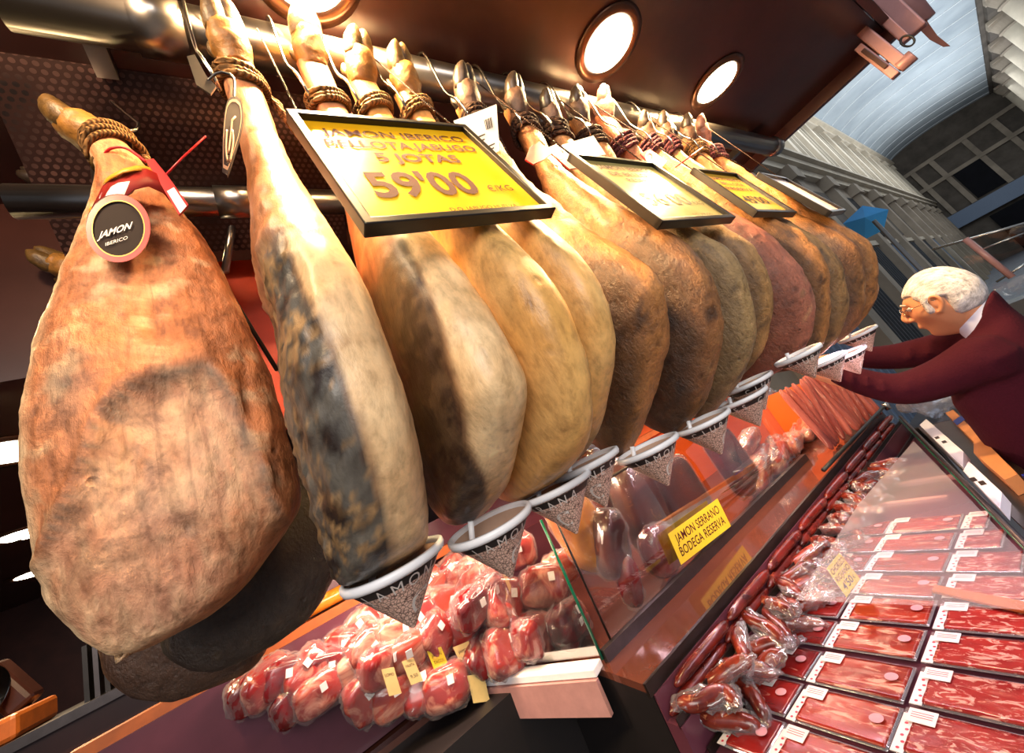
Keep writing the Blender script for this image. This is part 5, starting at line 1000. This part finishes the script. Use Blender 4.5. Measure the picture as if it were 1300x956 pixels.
for k in range(9):
    a = 17 + 3.4 * k; bd = B(); bd.lathe([(.40, 0), (.42, 4), (.36, 9.6)], H(a, -4.6, 0), 24); bd.done('column_shaft', MT['stone_pale'], wr_, True)
    bd = B(); hbox(bd, a - .5, a + .5, -5.1, -4.15, 10.2, 10.36); bd.lathe([(.37, 9.55), (.44, 9.62), (.39, 9.7), (.48, 10.05), (.48, 10.2)], H(a, -4.6, 0), 24); bd.done('column_capital', MT['stone'], wr_)
for k in range(9):
    a = 18.7 + 3.4 * k; hbox(B(), a - 1.25, a + 1.25, -5.05, -4.95, 0, 10.3).done('side_window', MT['white_card'] if k % 2 == 0 else MT['vault_line'], wr_)

# ------------------------------------------------------------------ light
def area(name, loc, target, size, energy, col, sy=None, spread=PI):
    l = bpy.data.lights.new(name, 'AREA'); l.energy = energy; l.color = col; l.shape = 'RECTANGLE' if sy else 'DISK'; l.size = size; l.spread = spread
    if sy: l.size_y = sy
    o = bpy.data.objects.new(name, l); C.objects.link(o); o.location = loc; o.rotation_euler = (Vector(target) - Vector(loc)).to_track_quat('-Z', 'Y').to_euler(); return o
WARM = (1.0, .66, .30)
for k, (x, y) in enumerate(LAMPS): area('lamp_light', (x * 1.138, y * 1.138, 2.733), (x * 1.138, y * 1.138, 0), .15, (55, 36, 34)[k], WARM)
for x, y in ((-.98, 2.34), (-1.48, 3.72)): area('lamp_light', (x, y, 2.72), (x, y, 0), .2, 30, (1, .75, .42))
area('added_ham_light', (-.62, 1.2, 2.70), (-.12, .62, 2.2), .15, 22, (1, .72, .35))  # added light for the broad ham's rim, no lamp stands here
area('added_ham_light', (-.30, .20, 2.70), (-.16, .66, 2.5), .12, 6, (1, .70, .4))  # added light to lift the broad ham's dark hoof, no lamp stands here
area('tray_light', (1.35, .62, 1.66), (1.3, .62, 0), 1.5, 9, (1.0, .70, .80), .05)
area('shelf_light', (1.7, 1.55, 1.66), (1.7, 1.5, 0), 1.9, 20, (1.0, .64, .44), .08)
area('heap_light', (.25, 1.55, 1.70), (.3, 1.7, 1.0), .7, 9, (1.0, .66, .5), .06)
area('face_fill_light', (2.05, 1.15, 2.55), (2.15, .45, 1.6), .14, 9, (1.0, .55, .25))  # added warm fill for the man's face, not a lamp of the stall
area('hall_fill', tuple(H(24, -1, 9.3)), tuple(H(24, -1, 0)), 34, 900, (.86, .93, 1.0), 5)  # added panel under the vault, standing in for daylight in the hall
area('vault_fill', tuple(H(22, -2.4, 7.0)), tuple(H(22, -.6, 12)), 34, 1300, (.86, .93, 1.0), 2)  # added upward panel that brightens the vault, no fixture there
area('street_fill', (-1.2, -2.6, 3.2), (.3, .5, 1.9), 2.6, 115, (1.0, .92, .84), 1.8)  # added front fill behind the camera, standing in for light from the street
w = bpy.data.worlds.new('world'); bpy.context.scene.world = w; w.use_nodes = True; bg = w.node_tree.nodes['Background']; bg.inputs[0].default_value = (.62, .72, .86, 1); bg.inputs[1].default_value = .35
vs = bpy.context.scene.view_settings; vs.view_transform = 'Standard'; vs.exposure = .2
